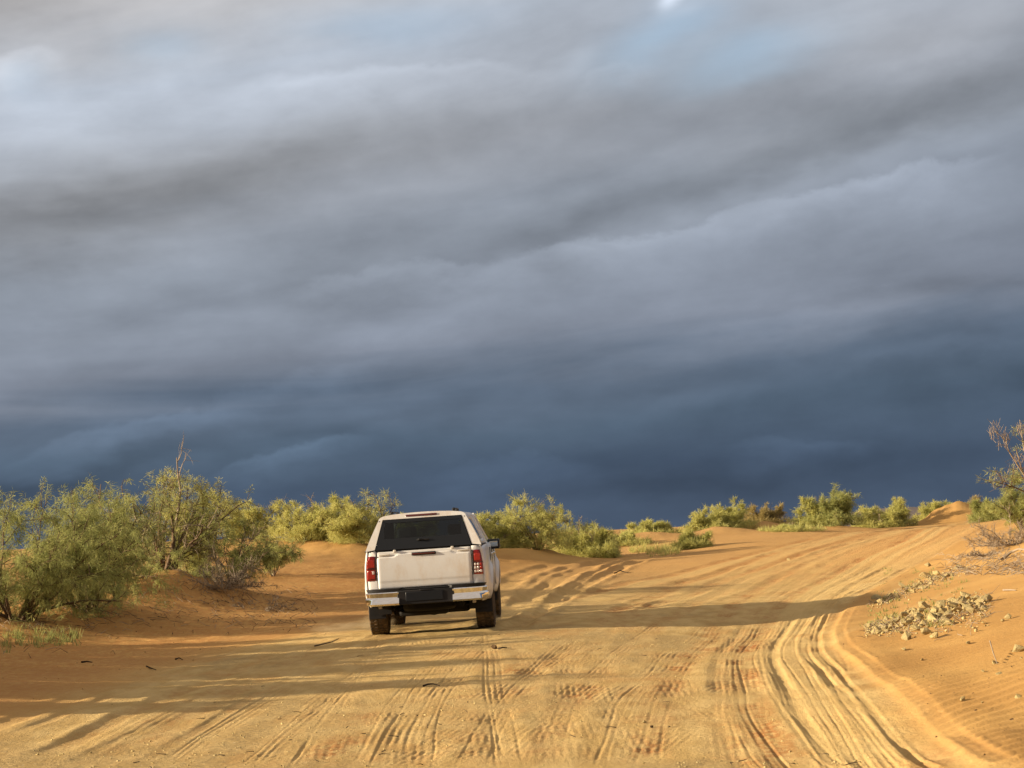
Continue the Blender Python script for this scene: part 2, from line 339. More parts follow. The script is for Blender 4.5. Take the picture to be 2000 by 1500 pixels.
tr(curve([(660, 1500), (680, 1450), (700, 1410), (712, 1375)]), .16, .016, .5, 1, .95); tr(curve([(610, 1500), (630, 1440), (650, 1400)]), .12, .012, .4, 1, .7)
tr(curve([(1110, 1400), (1150, 1350), (1185, 1318)]), .14, .012, .4, 1, .8); tr(curve([(1010, 1365), (1040, 1320), (1080, 1285), (1130, 1260)]), .15, .012, .5, 1, .6)
tr(curve([(1385, 1430), (1350, 1385), (1330, 1340), (1325, 1300)]), .16, .014, .5, 1, .2, .2); tr(curve([(1110, 1500), (1090, 1430), (1060, 1370)]), .14, .006, .4, 1, 0, .4)
tr(curve([(1290, 1330), (1330, 1290), (1390, 1262)]), .22, .012, .4, 1, .9); tr(curve([(980, 1330), (1000, 1310), (1030, 1290)]), .16, .01, .3, 1, .8)
tr(curve([(850, 1262), (880, 1215), (905, 1190)]), .13, .008, .4, 1, .2); tr(curve([(790, 1500), (800, 1400), (812, 1300), (830, 1240)]), .15, .006, .4, 1, .15)

for _k in range(60):
    # faint criss-crossing older prints, a few metres long
    y0 = RS.uniform(12, 32); ln = RS.uniform(4, 11); x0 = RS.uniform(-.16, .19) * y0; sl = RS.uniform(-.12, .25)
    yv = np.linspace(y0, y0 + ln, 40)
    tr((yv, x0 + sl * (yv - y0) + RS.uniform(-.01, .02) * (yv - y0) ** 2), RS.uniform(.10, .15), RS.uniform(.002, .006), .4, 1, RS.uniform(0, .5), RS.uniform(0, .4))

pl = curve([(-60, 1445), (60, 1400), (200, 1350), (350, 1300), (480, 1264), (600, 1240), (720, 1222)])
pl2 = curve([(720, 1222), (900, 1160), (960, 1135), (1040, 1108), (1180, 1094)])
road_l = (np.concatenate([pl[0], pl2[0]]), np.concatenate([pl[1], pl2[1]]))

def detail(x, y):
    """height detail and colour masks (road, red, pale, ripple)"""
    z = np.zeros_like(x); red = np.zeros_like(x); pale = np.zeros_like(x); trk = np.zeros_like(x)
    jit = fbm(x * 5, y * 1.6, 3, 40); jw = fbm(x * .3, y * .22, 2, 47); jl = fbm(x * 1.2, y * .7, 3, 44)
    for (cy, cx), w_, d_, b_, ribs, rd, pa in TR:
        ms = (y > cy[0] - .3) & (y < cy[-1] + .3)
        yy = y[ms]; xc = np.interp(yy, cy, cx); sl = np.interp(yy, cy, np.gradient(cx, cy)); cs = 1 / np.sqrt(1 + sl ** 2)
        q = (x[ms] - xc) * cs + jit[ms] * .008 + jw[ms] * .10
        near = np.abs(q) < w_ * 3.2
        idx = np.nonzero(ms)[0][near]; q = q[near]; yy = yy[near]
        fade = sstep(cy[0] - .3, cy[0] + .9, yy) * (1 - sstep(cy[-1] - .9, cy[-1] + .3, yy))
        if cy[0] < 12.2: fade = 1 - sstep(cy[-1] - .9, cy[-1] + .3, yy)
        patch = np.clip(.75 + 1.6 * jl[idx], .15, 1.2) * fade
        e = (q / w_) ** 2
        cup = np.exp(-e ** 2)
        berm = np.exp(-((np.abs(q) - w_ * 1.45) / (w_ * .55)) ** 2) * (1 + 1.3 * jit[idx])
        dd = d_ * (.50 if d_ < .045 else .42)
        h = -dd * cup + dd * b_ * berm
        if ribs:
            h = h + .0013 * cup * np.cos(q * 2 * math.pi / .058) * np.clip(1.4 * patch - .4 + 2.5 * jit[idx], 0, 1) + .0008 * cup * np.cos((yy + np.abs(q) * .8) * 2 * math.pi / .19)
        z[idx] += h * patch
        trk[idx] = np.maximum(trk[idx], cup * patch)
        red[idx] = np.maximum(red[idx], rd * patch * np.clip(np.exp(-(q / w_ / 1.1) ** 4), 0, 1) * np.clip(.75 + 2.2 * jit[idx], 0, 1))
        pale[idx] = np.maximum(pale[idx], pa * cup * fade)
    xl = np.interp(y, *road_l); xr = np.interp(y, *edge)
    red = np.maximum(red, .55 * sstep(.3, -1.0, x - xl) * sstep(60, 48, y))
    wob = fbm(x * .8, y * .5, 3, 50) * 1.2
    inr = sstep(-.5, .5, x - xl + wob * .6) * (1 - sstep(-.10, .25, x - xr + wob * .18))
    inr *= 1 - .75 * sstep(44, 62, y) * (1 - sstep(-1, 1, x - np.interp(y, b1[0], b1[1]) + 1.5))
    # crumbly clods on the hard middle
    gr = sstep(-.06, .14, fbm(x * .55, y * .35, 4, 60)) * inr * (1 - trk)
    z += gr * fbm(x * 11, y * 7, 3, 62) * .006 * sstep(50, 20, y)
    z += (1 - inr) * fbm(x * 2.3, y * 2.6, 4, 64) * .020 + inr * fbm(x * 1.1, y * 1.6, 4, 65) * .020
    # wind ripples on the open bank
    rp = sstep(.12, .38, x - xr - .08 * wob) * (1 - sstep(34, 44, y)) * np.clip(1.05 + .9 * fbm(x * .9, y * .5, 2, 70), 0, 1)
    left_r = (1 - sstep(-1.8, -.5, x - xl)) * sstep(20, 26, y)
    rpm = np.maximum(rp, left_r * .9)
    ph = (y - .50 * x) * 2 * math.pi / .25 + fbm(x * .9, y * .9, 2, 72) * 2.2 + fbm(x * .35, y * .3, 2, 73) * 5
    z += rpm * (.0105 * np.cos(ph) + .0030 * np.cos(2 * ph)) * sstep(30, 20, y)
    ph2 = (y + .40 * x) * 2 * math.pi / .5 + fbm(x * .8, y * .8, 3, 75) * 8
    z += left_r * .016 * np.cos(ph2)
    # slumped foot of the bank
    z += .025 * np.exp(-((x - xr - .32 - .1 * wob) / .22) ** 2) * sstep(44, 30, y) - .008 * np.exp(-((x - xr - .9) / .3) ** 2) * sstep(44, 30, y)
    return z, inr, red, pale, rpm, gr

def axis(fine_a, fine_b, n, far, grow):
    core = np.linspace(fine_a, fine_b, n); st = core[1] - core[0]
    ext = []; v = fine_b
    while v < far: st *= grow; v += st; ext.append(v)
    ext = np.array(ext)
    return np.concatenate([(-ext)[::-1] if abs(fine_a + fine_b) < 1e-6 else (fine_a - (ext - fine_b))[::-1], core, ext])
S = axis(-.275, .275, 940, 14, 1.22)
ys = [8.8]
while ys[-1] < 95: ys.append(ys[-1] + max(.018, .00015 * ys[-1] ** 2 * .9))
ysb = [8.8]; st = .03
while ysb[-1] > -150: st *= 1.25; ysb.append(ysb[-1] - st)
st = ys[-1] - ys[-2]; yf = [ys[-1]]
while yf[-1] < 30000: st *= 1.16; yf.append(yf[-1] + st)
YV = np.array(ysb[:0:-1] + ys + yf[1:])
W = np.where(YV > 8.8, YV, 8.8)
Xg = S[None] * W[:, None]; Yg = np.repeat(YV[:, None], len(S), 1)
Z = mid_h(Xg, Yg)
nr, nc = Xg.shape
sel = (Yg > 7) & (Yg < 95) & (np.abs(S)[None] < .30)
xs, yv = Xg[sel], Yg[sel]
dz, inr, red, pale, rpm, gr = detail(xs, yv)
Z[sel] += dz
def grid_mesh(name, X, Y, Z):
    nr, nc = X.shape; me = bpy.data.meshes.new(name)
    me.vertices.add(nr * nc); me.vertices.foreach_set('co', np.stack([X, Y, Z], -1).astype(np.float32).ravel())
    i = np.arange((nr - 1) * nc).reshape(nr - 1, nc)[:, :-1].ravel()
    q = np.stack([i, i + 1, i + nc + 1, i + nc], -1).astype(np.int32).ravel()
    nf = len(q) // 4
    me.loops.add(len(q)); me.loops.foreach_set('vertex_index', q)
    me.polygons.add(nf); me.polygons.foreach_set('loop_start', np.arange(nf, dtype=np.int32) * 4)
    me.update(calc_edges=True); me.polygons.foreach_set('use_smooth', np.ones(nf, bool)); return me
gm = grid_mesh('sand_ground', Xg, Yg, Z)
def put_attr(me, name, arr): a = me.attributes.new(name, 'FLOAT', 'POINT'); a.data.foreach_set('value', arr.astype(np.float32).ravel())
for nm, arr in (('road', inr), ('red', red), ('pale', pale), ('ripple', rpm), ('gravel', gr)):
    full = np.zeros_like(Xg); full[sel] = arr
    put_attr(gm, nm, full)
def m_ground(n, out):
    tc = n.new('ShaderNodeTexCoord').outputs['Object']
    at = lambda s: n.new('ShaderNodeAttribute', attribute_name=s).outputs['Fac']
    big = n.noise(tc, .35, 4, .6); mid = n.noise(n.scalevec(tc, (1.6, .5, 1)), 2.2, 5, .6); fine = n.noise(tc, 38, 4, .7); gr_ = n.noise(tc, 14, 5, .75)
    sand = n.mix(n.maprange(big, .35, .65), (.435, .250, .085), (.52, .315, .110))
    road = n.mix(n.maprange(mid, .38, .62), (.51, .35, .138), (.615, .445, .195))
    road = n.mix(n.math('MULTIPLY', at('gravel'), n.maprange(gr_, .40, .60, .25, .9)), road, (.36, .255, .115))
    # orange sand drifting over the hard surface
    sy = n.new('ShaderNodeSeparateXYZ'); n.put(sy.inputs[0], tc)
    drift = n.math('MAXIMUM', n.maprange(n.noise(n.scalevec(tc, (1.0, .35, 1)), .8, 6, .65), .52, .68, 0, .55), n.maprange(n.math('ADD', sy.outputs[1], n.math('MULTIPLY', mid, 18)), 44, 64, 0, .8))
    road = n.mix(drift, road, (.50, .28, .10))
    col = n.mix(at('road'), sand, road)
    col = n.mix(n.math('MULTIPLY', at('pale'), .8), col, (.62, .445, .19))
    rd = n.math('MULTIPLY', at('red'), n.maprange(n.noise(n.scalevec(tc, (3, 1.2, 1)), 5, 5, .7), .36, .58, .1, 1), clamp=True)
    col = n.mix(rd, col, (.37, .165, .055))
    sp = n.maprange(n.noise(tc, 52, 3, .6), .60, .72)
    col = n.mix(n.math('MULTIPLY', sp, .55), col, (.24, .14, .06))
    sp2 = n.maprange(n.noise(n.vmath('ADD', tc, (7, 3, 1)), 30, 3, .6), .63, .72)
    col = n.mix(n.math('MULTIPLY', sp2, n.math('ADD', n.math('MULTIPLY', at('gravel'), .6), .12)), col, (.75, .64, .42))
    b = bump(n, n.math('MULTIPLY', fine, n.math('MULTIPLY_ADD', at('road'), .6, .4)), .8, .016)
    b = bump(n, n.math('MULTIPLY', gr_, n.math('MULTIPLY_ADD', at('road'), .75, .25)), .6, .03, b)
    pbsdf(n, out, col, .95, 0, .12, b)
M = {}
M['ground'] = material('sand', m_ground)
gm.materials.append(M['ground'])
ground = bpy.data.objects.new('ground', gm); COL.objects.link(ground)
ground['label'] = 'orange desert sand with a rutted pale sand track across it'; ground['kind'] = 'structure'
print('ground verts', len(gm.vertices))
_gd = {}
def surf(x, y):
    """finished surface height"""
    xa = np.array([float(x)]); ya = np.array([float(y)])
    return float(mid_h(xa, ya)[0] + detail(xa, ya)[0][0])

# faint rise on the horizon
hx, hy = np.meshgrid(np.linspace(0, 1, 60), np.linspace(0, 1, 8))
d = ray(1740, 1000); cx_, cy_ = d.x * 900, 900
Xh = cx_ - 60 + hx * 150; Yh = cy_ + hy * 160
Zh = -3 + (9 * np.sin(hx * math.pi) ** 1.3 * np.sin(hy * math.pi) ** .6) * (1 + .5 * fbm(hx * 5, hy * 3, 3, 8))
hm = grid_mesh('distant_hill', Xh, Yh, Zh)
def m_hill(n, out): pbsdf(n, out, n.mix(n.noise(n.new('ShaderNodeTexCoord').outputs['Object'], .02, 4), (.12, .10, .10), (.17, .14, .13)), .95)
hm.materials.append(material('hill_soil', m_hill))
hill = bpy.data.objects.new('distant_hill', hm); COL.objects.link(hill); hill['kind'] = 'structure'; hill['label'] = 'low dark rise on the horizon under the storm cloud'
# ------------------------------------------------------------------ shrubs
def m_leaf(c1, c2, c3):
    def f(n, out):
        geo = n.new('ShaderNodeObjectInfo'); rnd = n.new('ShaderNodeAttribute', attribute_name='tone').outputs['Fac']
        col = n.ramp(rnd, [(0, c1), (.5, c2), (1, c3)])
        b = n.new('ShaderNodeBsdfPrincipled'); n.put(b.inputs['Base Color'], col); b.inputs['Roughness'].default_value = .6; b.inputs['Specular IOR Level'].default_value = .15
        t = n.new('ShaderNodeBsdfTranslucent'); n.put(t.inputs[0], col)
        mx = n.new('ShaderNodeMixShader'); mx.inputs[0].default_value = .46
        n.l.new(b.outputs[0], mx.inputs[1]); n.l.new(t.outputs[0], mx.inputs[2]); n.l.new(mx.outputs[0], out.inputs[0])
    return f
M['leaf_olive'] = material('olive_foliage', m_leaf((.21, .24, .09), (.35, .37, .13), (.51, .50, .18)))
M['leaf_yellow'] = material('yellow_foliage', m_leaf((.35, .36, .12), (.50, .49, .165), (.62, .58, .215)))
M['leaf_dry'] = material('dry_foliage', m_leaf((.28, .23, .10), (.42, .34, .14), (.54, .44, .19)))
def m_bark(c1, c2):
    return lambda n, out: pbsdf(n, out, n.mix(n.noise(n.new('ShaderNodeTexCoord').outputs['Object'], 9, 4), c1, c2), .9, 0, .1)
M['bark'] = material('bark', m_bark((.085, .055, .035), (.20, .14, .09)))
M['deadwood'] = material('deadwood', m_bark((.22, .17, .12), (.42, .34, .25)))

def tubes(lines, sides=4):
    """lines: list of (points Nx3, radii N) -> one mesh's arrays"""
    V = []; Fc = []; b = 0
    for P, r in lines:
        P = np.asarray(P, float); n = len(P)
        T = np.gradient(P, axis=0); T /= np.linalg.norm(T, axis=1)[:, None] + 1e-9
        ref = np.array([.31, .17, .93]) if abs(T[0][2]) < .8 else np.array([.95, .1, .2])
        A = np.cross(T, ref); A /= np.linalg.norm(A, axis=1)[:, None] + 1e-9; B = np.cross(T, A)
        a = np.arange(sides) * 2 * math.pi / sides
        ring = P[:, None] + (A[:, None] * np.cos(a)[None, :, None] + B[:, None] * np.sin(a)[None, :, None]) * np.asarray(r)[:, None, None]
        V.append(ring.reshape(-1, 3))
        for i in range(n - 1):
            for k in range(sides):
                k2 = (k + 1) % sides
                Fc.append((b + i * sides + k, b + i * sides + k2, b + (i + 1) * sides + k2, b + (i + 1) * sides + k))
        b += n * sides
    return (np.concatenate(V), np.array(Fc, np.int32)) if V else (np.zeros((0, 3)), np.zeros((0, 4), np.int32))
def poly_mesh(name, V, Fa, mat, smooth=True, tone=None):
    me = bpy.data.meshes.new(name); k = Fa.shape[1]
    me.vertices.add(len(V)); me.vertices.foreach_set('co', V.astype(np.float32).ravel())
    me.loops.add(Fa.size); me.loops.foreach_set('vertex_index', Fa.astype(np.int32).ravel())
    me.polygons.add(len(Fa)); me.polygons.foreach_set('loop_start', np.arange(len(Fa), dtype=np.int32) * k)
    me.update(calc_edges=True)
    if smooth: me.polygons.foreach_set('use_smooth', np.ones(len(Fa), bool))
    if tone is not None: put_attr(me, 'tone', tone)
    me.materials.append(mat); return me
def child(name, me, parent=None, **props):
    o = bpy.data.objects.new(name, me); COL.objects.link(o)
    if parent is not None: o.parent = parent
    for k, v in props.items(): o[k] = v
    return o
def empty(name, loc, rz=0, label=None, category=None, group=None):
    o = bpy.data.objects.new(name, None); COL.objects.link(o); o.location = loc; o.rotation_euler = (0, 0, rz)
    o.empty_display_size = .2
    if label: o['label'] = label
    if category: o['category'] = category
    if group: o['group'] = group
    return o
def nrm(v): return v / (np.linalg.norm(v) + 1e-9)
def bend(rs, p, d, L, n, curl, lift):
    """a wandering branch from p along d"""
    pts = [p]; d = nrm(d); c = rs.normal(0, curl, 3)
    for i in range(n):
        d = nrm(d + c / n + rs.normal(0, curl * .35, 3) + np.array([0, 0, lift / n])); pts.append(pts[-1] + d * L / n)
    return np.array(pts), d
def shrub_meshes(seed, H, Rd, stems=12, leaf=1.0, bare=.1, droop=.25, blade=.10, bw=.0085, upright=.9, tuft=12, dead=0, ground_skirt=.0, r0=.028):
    """branches, dead twigs and foliage arrays of one shrub with height H and radius Rd"""
    rs = np.random.RandomState(seed); br = []; dd = []; T0 = []; TD = []; TS = []
    for s in range(stems):
        az = rs.uniform(0, 2 * math.pi); out = rs.uniform(.1, 1.0) ** .7
        p = np.array([math.cos(az), math.sin(az), 0]) * Rd * .12 * rs.rand()
        tilt = out * Rd / H
        d0 = nrm(np.array([math.cos(az) * tilt * 1.3, math.sin(az) * tilt * 1.3, upright]))
        L = H * rs.uniform(.62, 1.04) * math.sqrt(1 + (tilt * .7) ** 2)
        if out > .75: L *= .85
        isdead = rs.rand() < dead
        P, _ = bend(rs, p, d0, L, 7, .45, .25 - out * .35)
        P[:, 2] = np.maximum(P[:, 2], .03)
        rr = r0 * H / 2 * np.linspace(1, .22, len(P)) * rs.uniform(.7, 1.2)
        (dd if isdead and rs.rand() < .6 else br).append((P, rr))
        for k in range(rs.randint(7, 11)):
            t = rs.uniform(.18, 1.0); i = min(int(t * 7), 6); q = P[i] + (P[i + 1] - P[i]) * rs.rand()
            d1 = nrm(nrm(P[i + 1] - P[i]) + rs.normal(0, .65, 3) + np.array([0, 0, .25])); L1 = H * rs.uniform(.18, .36) * (1.15 - .5 * t)
            P1, _ = bend(rs, q, d1, L1, 4, .55, .15)
            (dd if isdead else br).append((P1, r0 * .32 * np.linspace(1, .3, 5)))
            for j in range(rs.randint(4, 7)):
                i1 = rs.randint(0, 4); q1 = P1[i1] + (P1[i1 + 1] - P1[i1]) * rs.rand()
                d2 = nrm(nrm(P1[i1 + 1] - P1[i1]) + rs.normal(0, .7, 3)); L2 = H * rs.uniform(.07, .17)
                P2, _ = bend(rs, q1, d2, L2, 3, .6, .0)
                (dd if isdead else br).append((P2, r0 * .13 * np.linspace(1, .35, 4)))
                if isdead or rs.rand() < bare: continue
                for u in range(rs.randint(3, 6)):
                    a = rs.rand(); ii = min(int(a * 3), 2); T0.append(P2[ii] + (P2[ii + 1] - P2[ii]) * rs.rand()); TD.append(P2[ii + 1] - P2[ii]); TS.append(rs.uniform(.7, 1.25))
    if ground_skirt:
        for k in range(int(300 * ground_skirt)):
            a = rs.uniform(0, 2 * math.pi); r = Rd * math.sqrt(rs.rand()) * .95
            T0.append(np.array([math.cos(a) * r, math.sin(a) * r, rs.uniform(.05, H * .3)])); TD.append(rs.normal(0, 1, 3) + np.array([0, 0, .6])); TS.append(rs.uniform(.8, 1.6))
    T0 = np.array(T0).reshape(-1, 3); TD = np.array(TD).reshape(-1, 3); TS = np.array(TS)
    n = int(tuft * leaf); m_ = len(T0)
    if m_:
        TD = TD / (np.linalg.norm(TD, axis=1)[:, None] + 1e-9)
        d = np.repeat(TD, n, 0) * .7 + rs.normal(0, .55, (m_ * n, 3)); d[:, 2] -= droop
        d /= np.linalg.norm(d, axis=1)[:, None]
        L = blade * rs.uniform(.5, 1.35, (m_ * n, 1)) * np.repeat(TS, n)[:, None]
        o = np.repeat(T0, n, 0) + rs.normal(0, .022 * H / 2, (m_ * n, 3))
        sd = np.cross(d, rs.normal(0, 1, (m_ * n, 3))); sd /= np.linalg.norm(sd, axis=1)[:, None] + 1e-9
        w_ = bw * rs.uniform(.6, 1.3, (m_ * n, 1))
        mid = o + d * L * .5 + np.array([0, 0, -.12]) * L * droop
        tip = o + d * L + np.array([0, 0, -.35]) * L * droop
        LV = np.stack([o, mid + sd * w_ / 2, tip, mid - sd * w_ / 2], 1).reshape(-1, 3)
        LV[:, 2] = np.maximum(LV[:, 2], .01)
        LF = np.arange(m_ * n * 4, dtype=np.int32).reshape(-1, 4)
        tone = np.repeat(np.clip(np.repeat(rs.normal(.5, .22, m_), n) + rs.normal(0, .12, m_ * n), 0, 1), 4)
    else: LV, LF, tone = np.zeros((0, 3)), np.zeros((0, 4), np.int32), np.zeros(0)
    return br, dd, LV, LF, tone
def shrub(name, loc, label, category='shrub', group=None, mat='leaf_olive', **kw):
    root = empty(name, loc, 0, label, category, group)
    br, dd, LV, LF, tone = shrub_meshes(**kw)
    if br: V, Fa = tubes(br, 3 if len(br) > 500 else 4); child('branches', poly_mesh('branches', V, Fa, M['bark']), root)
    if dd: V, Fa = tubes(dd, 3); child('dead_twigs', poly_mesh('dead_twigs', V, Fa, M['deadwood']), root)
    if len(LV): child('foliage', poly_mesh('foliage', LV, LF, M[mat], False, tone), root)
    return root
def at(px, D_, sink=.03):
    x = ray(px, 1000).x * D_
    return (x, D_, gz(x, D_) - sink)
G_ = 'desert shrubs growing along the sand track'
# big shrubs beside the track
shrub('desert_shrub', at(25, 32.5), 'wide feathery olive shrub at the frame edge, lowest on the shaded sand', group=G_, seed=3, H=2.1, Rd=1.8, stems=20, ground_skirt=.5, leaf=.95, droop=.55, blade=.12, bw=.008)
shrub('desert_shrub', at(165, 35), 'tall dense grey green shrub with two upright plumes on top, second from the frame edge', group=G_, seed=8, H=2.42, Rd=1.75, stems=22, ground_skirt=.55, leaf=.95, droop=.55, blade=.12, bw=.008)
shrub('desert_shrub', at(225, 38.5), 'low leafy shrub squeezed behind the two tall ones', group=G_, seed=14, H=1.7, Rd=1.3, stems=13, leaf=1.0, droop=.4)
shrub('desert_shrub', at(318, 41), 'airy shrub with a dark forked trunk and bare curling top branches', group=G_, mat='leaf_olive', seed=21, H=2.45, Rd=1.25, stems=13, leaf=.85, bare=.3, dead=.25, r0=.04, droop=.3, tuft=10)
shrub('desert_shrub', at(372, 42.5), 'rounded yellow green crown beside the forked trunk', group=G_, mat='leaf_yellow', seed=5, H=2.3, Rd=1.1, stems=13, leaf=1.1, droop=.3)
shrub('desert_shrub', at(440, 41), 'sprawling grey green shrub with pale twigs and a dead tangle at its foot', group=G_, seed=32, H=1.55, Rd=1.1, stems=17, leaf=.8, dead=.15, ground_skirt=.2, bare=.15)
shrub('desert_shrub', at(530, 47), 'small thin shrub leaning over the sand beside the sprawling one', group=G_, seed=33, H=1.15, Rd=.8, stems=8, leaf=.8, dead=.2)
shrub('dead_brush', at(430, 39.5, .05), 'dark tangle of dead grey twigs lying on the slope below the shrubs', 'dead brush', seed=41, H=.85, Rd=1.35, stems=46, leaf=.0, dead=1.0, upright=.35, r0=.02)
shrub('dead_brush', at(505, 38.5, .10), 'thin mat of dead twigs trailing down the sand towards the track', 'dead brush', seed=43, H=.35, Rd=1.2, stems=34, leaf=.0, dead=1.0, upright=.2, r0=.02)
# shrubs on the hummocks behind the pickup
far = [(500, 60, 1.25, .9, 'leaf_yellow', 'far yellow green shrub seen over the small thin one'),
       (590, 58, 1.35, 1.05, 'leaf_yellow', 'bushy yellow green shrub on a red sand hummock, first past the gap'),
       (648, 58.5, 1.25, .85, 'leaf_yellow', 'loose shrub with bare twigs between two yellow green ones'),
       (700, 56.5, 1.4, .9, 'leaf_yellow', 'lit yellow green shrub with a flat spreading top on the hummock'),
       (758, 57, 1.8, .15, 'leaf_yellow', 'tall narrow shrub standing just beyond the canopy roof edge'),
       (800, 60, 1.05, .9, 'leaf_yellow', 'shrub mostly hidden behind the pickup cab'),
       (935, 59, 1.15, .95, 'leaf_yellow', 'leafy shrub beside the wing mirror'),
       (985, 60, 1.15, .85, 'leaf_yellow', 'low shrub on the hummock past the wing mirror'),
       (1048, 59.5, 1.7, 1.1, 'leaf_yellow', 'vase shaped shrub with a spray of pale twigs on top'),
       (1125, 62.5, 1.35, 1.1, 'leaf_yellow', 'dense shrub at the foot of the dip where the side ruts vanish'),
       (1160, 62, 1.0, .8, 'leaf_yellow', 'small rounded shrub at the end of the side ruts')]
for i, (px, D_, H, Rd, mt, lb) in enumerate(far):
    shrub('desert_shrub', at(px, D_), lb, group=G_, mat=mt, seed=60 + i, H=H, Rd=Rd, stems=4 if Rd < .3 else 14, leaf=.45 if Rd < .3 else .85, droop=.1, blade=.15, bw=.011, bare=.2, tuft=11, ground_skirt=.3 if Rd < .3 else 1.3, dead=.18)
ridge = [(1215, 69, .55, .9, 'leaf_yellow', 'low spreading bush first on the bare crest past the dip'), (1268, 74, .7, 1.0, 'leaf_yellow', 'low bright bush on the crest, second past the dip'),
         (1350, 63, .62, .55, 'leaf_yellow', 'small rounded bush standing out in front of the crest'), (1385, 76, 1.0, 1.1, 'leaf_yellow', 'rounded lit bush on the low dune'),
         (1428, 77, 1.25, .9, 'leaf_yellow', 'taller rounded bush on the low dune'), (1492, 79, .95, .9, 'leaf_dry', 'thin brownish bush on a bare sand hummock'),
         (1545, 73, .42, 1.1, 'leaf_yellow', 'flat pale bush in front of the largest crest bush'), (1590, 77, 1.25, .9, 'leaf_yellow', 'pale half of the largest clump on the crest'),
         (1630, 76.5, 1.55, 1.15, 'leaf_olive', 'largest dark green bush on the crest'), (1712, 86, 1.15, 1.0, 'leaf_yellow', 'soft yellow bush right of the largest one on the crest'),
         (1748, 87, 1.3, .9, 'leaf_yellow', 'taller soft yellow bush at the crest of the track'), (1828, 90, 1.25, .85, 'leaf_yellow', 'bush capping the first orange mound'),
         (1870, 90, .9, .8, 'leaf_yellow', 'bush growing up the flank of the second orange mound'), (1900, 90, 1.0, .7, 'leaf_dry', 'reddish dry bush on top of the second orange mound'),
         (1940, 70, .95, .8, 'leaf_olive', 'grey green bush where the crest meets the bank')]
for i, (px, D_, H, Rd, mt, lb) in enumerate(ridge):
    shrub('desert_shrub', at(px, D_), lb, group=G_, mat=mt, seed=90 + i, H=H * .92, Rd=Rd * 1.15, stems=14, leaf=.85, droop=.1, blade=.16, bw=.014, bare=.15, tuft=10, ground_skirt=1.3, dead=.14)
# bank at the far side of the frame
tall = shrub('desert_shrub', at(2062, 40), 'tall sparse shrub on the bank with bare grey branches reaching over the track', group=G_, mat='leaf_olive', seed=131, H=2.2, Rd=.45, stems=7, leaf=.5, bare=.5, r0=.03)
def limb(pts, r0, r1):
    P = np.array([Vector(wp(px, py, d_)) - tall.location for px, py, d_ in pts]); k = np.linspace(0, 1, len(P)); t = np.linspace(0, 1, len(P) * 3)
    return (np.stack([np.interp(t, k, P[:, c]) for c in range(3)], 1), np.linspace(r0, r1, len(t)))
lr = np.random.RandomState(4)
lines = [limb([(2040, 1010, 40), (2012, 945, 40), (1990, 912, 39.8), (1972, 884, 39.6)], .022, .012), limb([(1972, 884, 39.6), (1958, 868, 39.5), (1945, 872, 39.4)], .009, .004),
         limb([(1972, 884, 39.6), (1962, 858, 39.5), (1940, 838, 39.4)], .009, .004), limb([(2010, 935, 40), (1985, 932, 39.9), (1945, 930, 39.8)], .007, .003), limb([(2000, 880, 40), (1996, 850, 40), (1992, 820, 40)], .012, .004)]
for (bx, by, n_tw) in ((1960, 865, 34), (1945, 848, 26), (1958, 928, 10), (1994, 845, 18), (1992, 900, 16)):
    for q_ in range(n_tw):
        x0, y0 = bx + lr.normal(0, 8), by + lr.normal(0, 9); a_ = lr.uniform(-2.6, -.9)
        lines.append(limb([(x0, y0, 39.5), (x0 + 7 * math.cos(a_), y0 + 9 * math.sin(a_), 39.5 + lr.normal(0, .05)), (x0 + 12 * math.cos(a_) + lr.normal(0, 2), y0 + 18 * math.sin(a_), 39.5)], .0045, .002))
V, Fa = tubes(lines, 4); child('bare_branch', poly_mesh('bare_branch', V, Fa, M['deadwood']), tall)
shrub('desert_shrub', at(1998, 43), 'green leafy shrub at the foot of the sparse tall one', group=G_, seed=133, H=1.2, Rd=.6, stems=10, leaf=.9)
shrub('dead_brush', at(1975, 38.5, .02), 'heap of pale dry brushwood on top of the bank', 'dead brush', seed=135, H=.8, Rd=1.2, stems=44, leaf=.0, dead=1.0, upright=.35, r0=.022)
shrub('dead_brush', at(1925, 37.5, .02), 'flat pale dead branches lying at the edge of the bank', 'dead brush', seed=137, H=.32, Rd=1.1, stems=30, leaf=.0, dead=1.0, upright=.15, r0=.03)
# shrubs just outside the frame whose long shadows cross the track
off = [(-7.3, 17.6, 1.0, 1.0), (-7.0, 19.6, 1.15, 1.1), (-7.6, 21.3, 1.25, 1.3), (-8.2, 23.2, 1.35, 1.3), (-8.6, 25.0, 1.4, 1.3), (-9.3, 27.2, 1.3, 1.3), (-9.5, 29.0, 1.2, 1.1), (-9.6, 22.0, 2.3, .6), (-9.2, 19.0, 2.0, .5), (-10.2, 24.8, 2.5, .6), (-10.6, 27.0, 2.2, .6), (-12.5, 33, 2.0, 1.3)]
for i, (x, y, H, Rd) in enumerate(off):
    shrub('desert_shrub', (x, y, gz(x, y) - .03), 'olive shrub beside the track whose long shadow crosses the ruts', group='shrubs beside the near track', seed=160 + i, H=H, Rd=Rd, stems=15, leaf=1.0, blade=.15, bw=.017, tuft=9, ground_skirt=1.0)
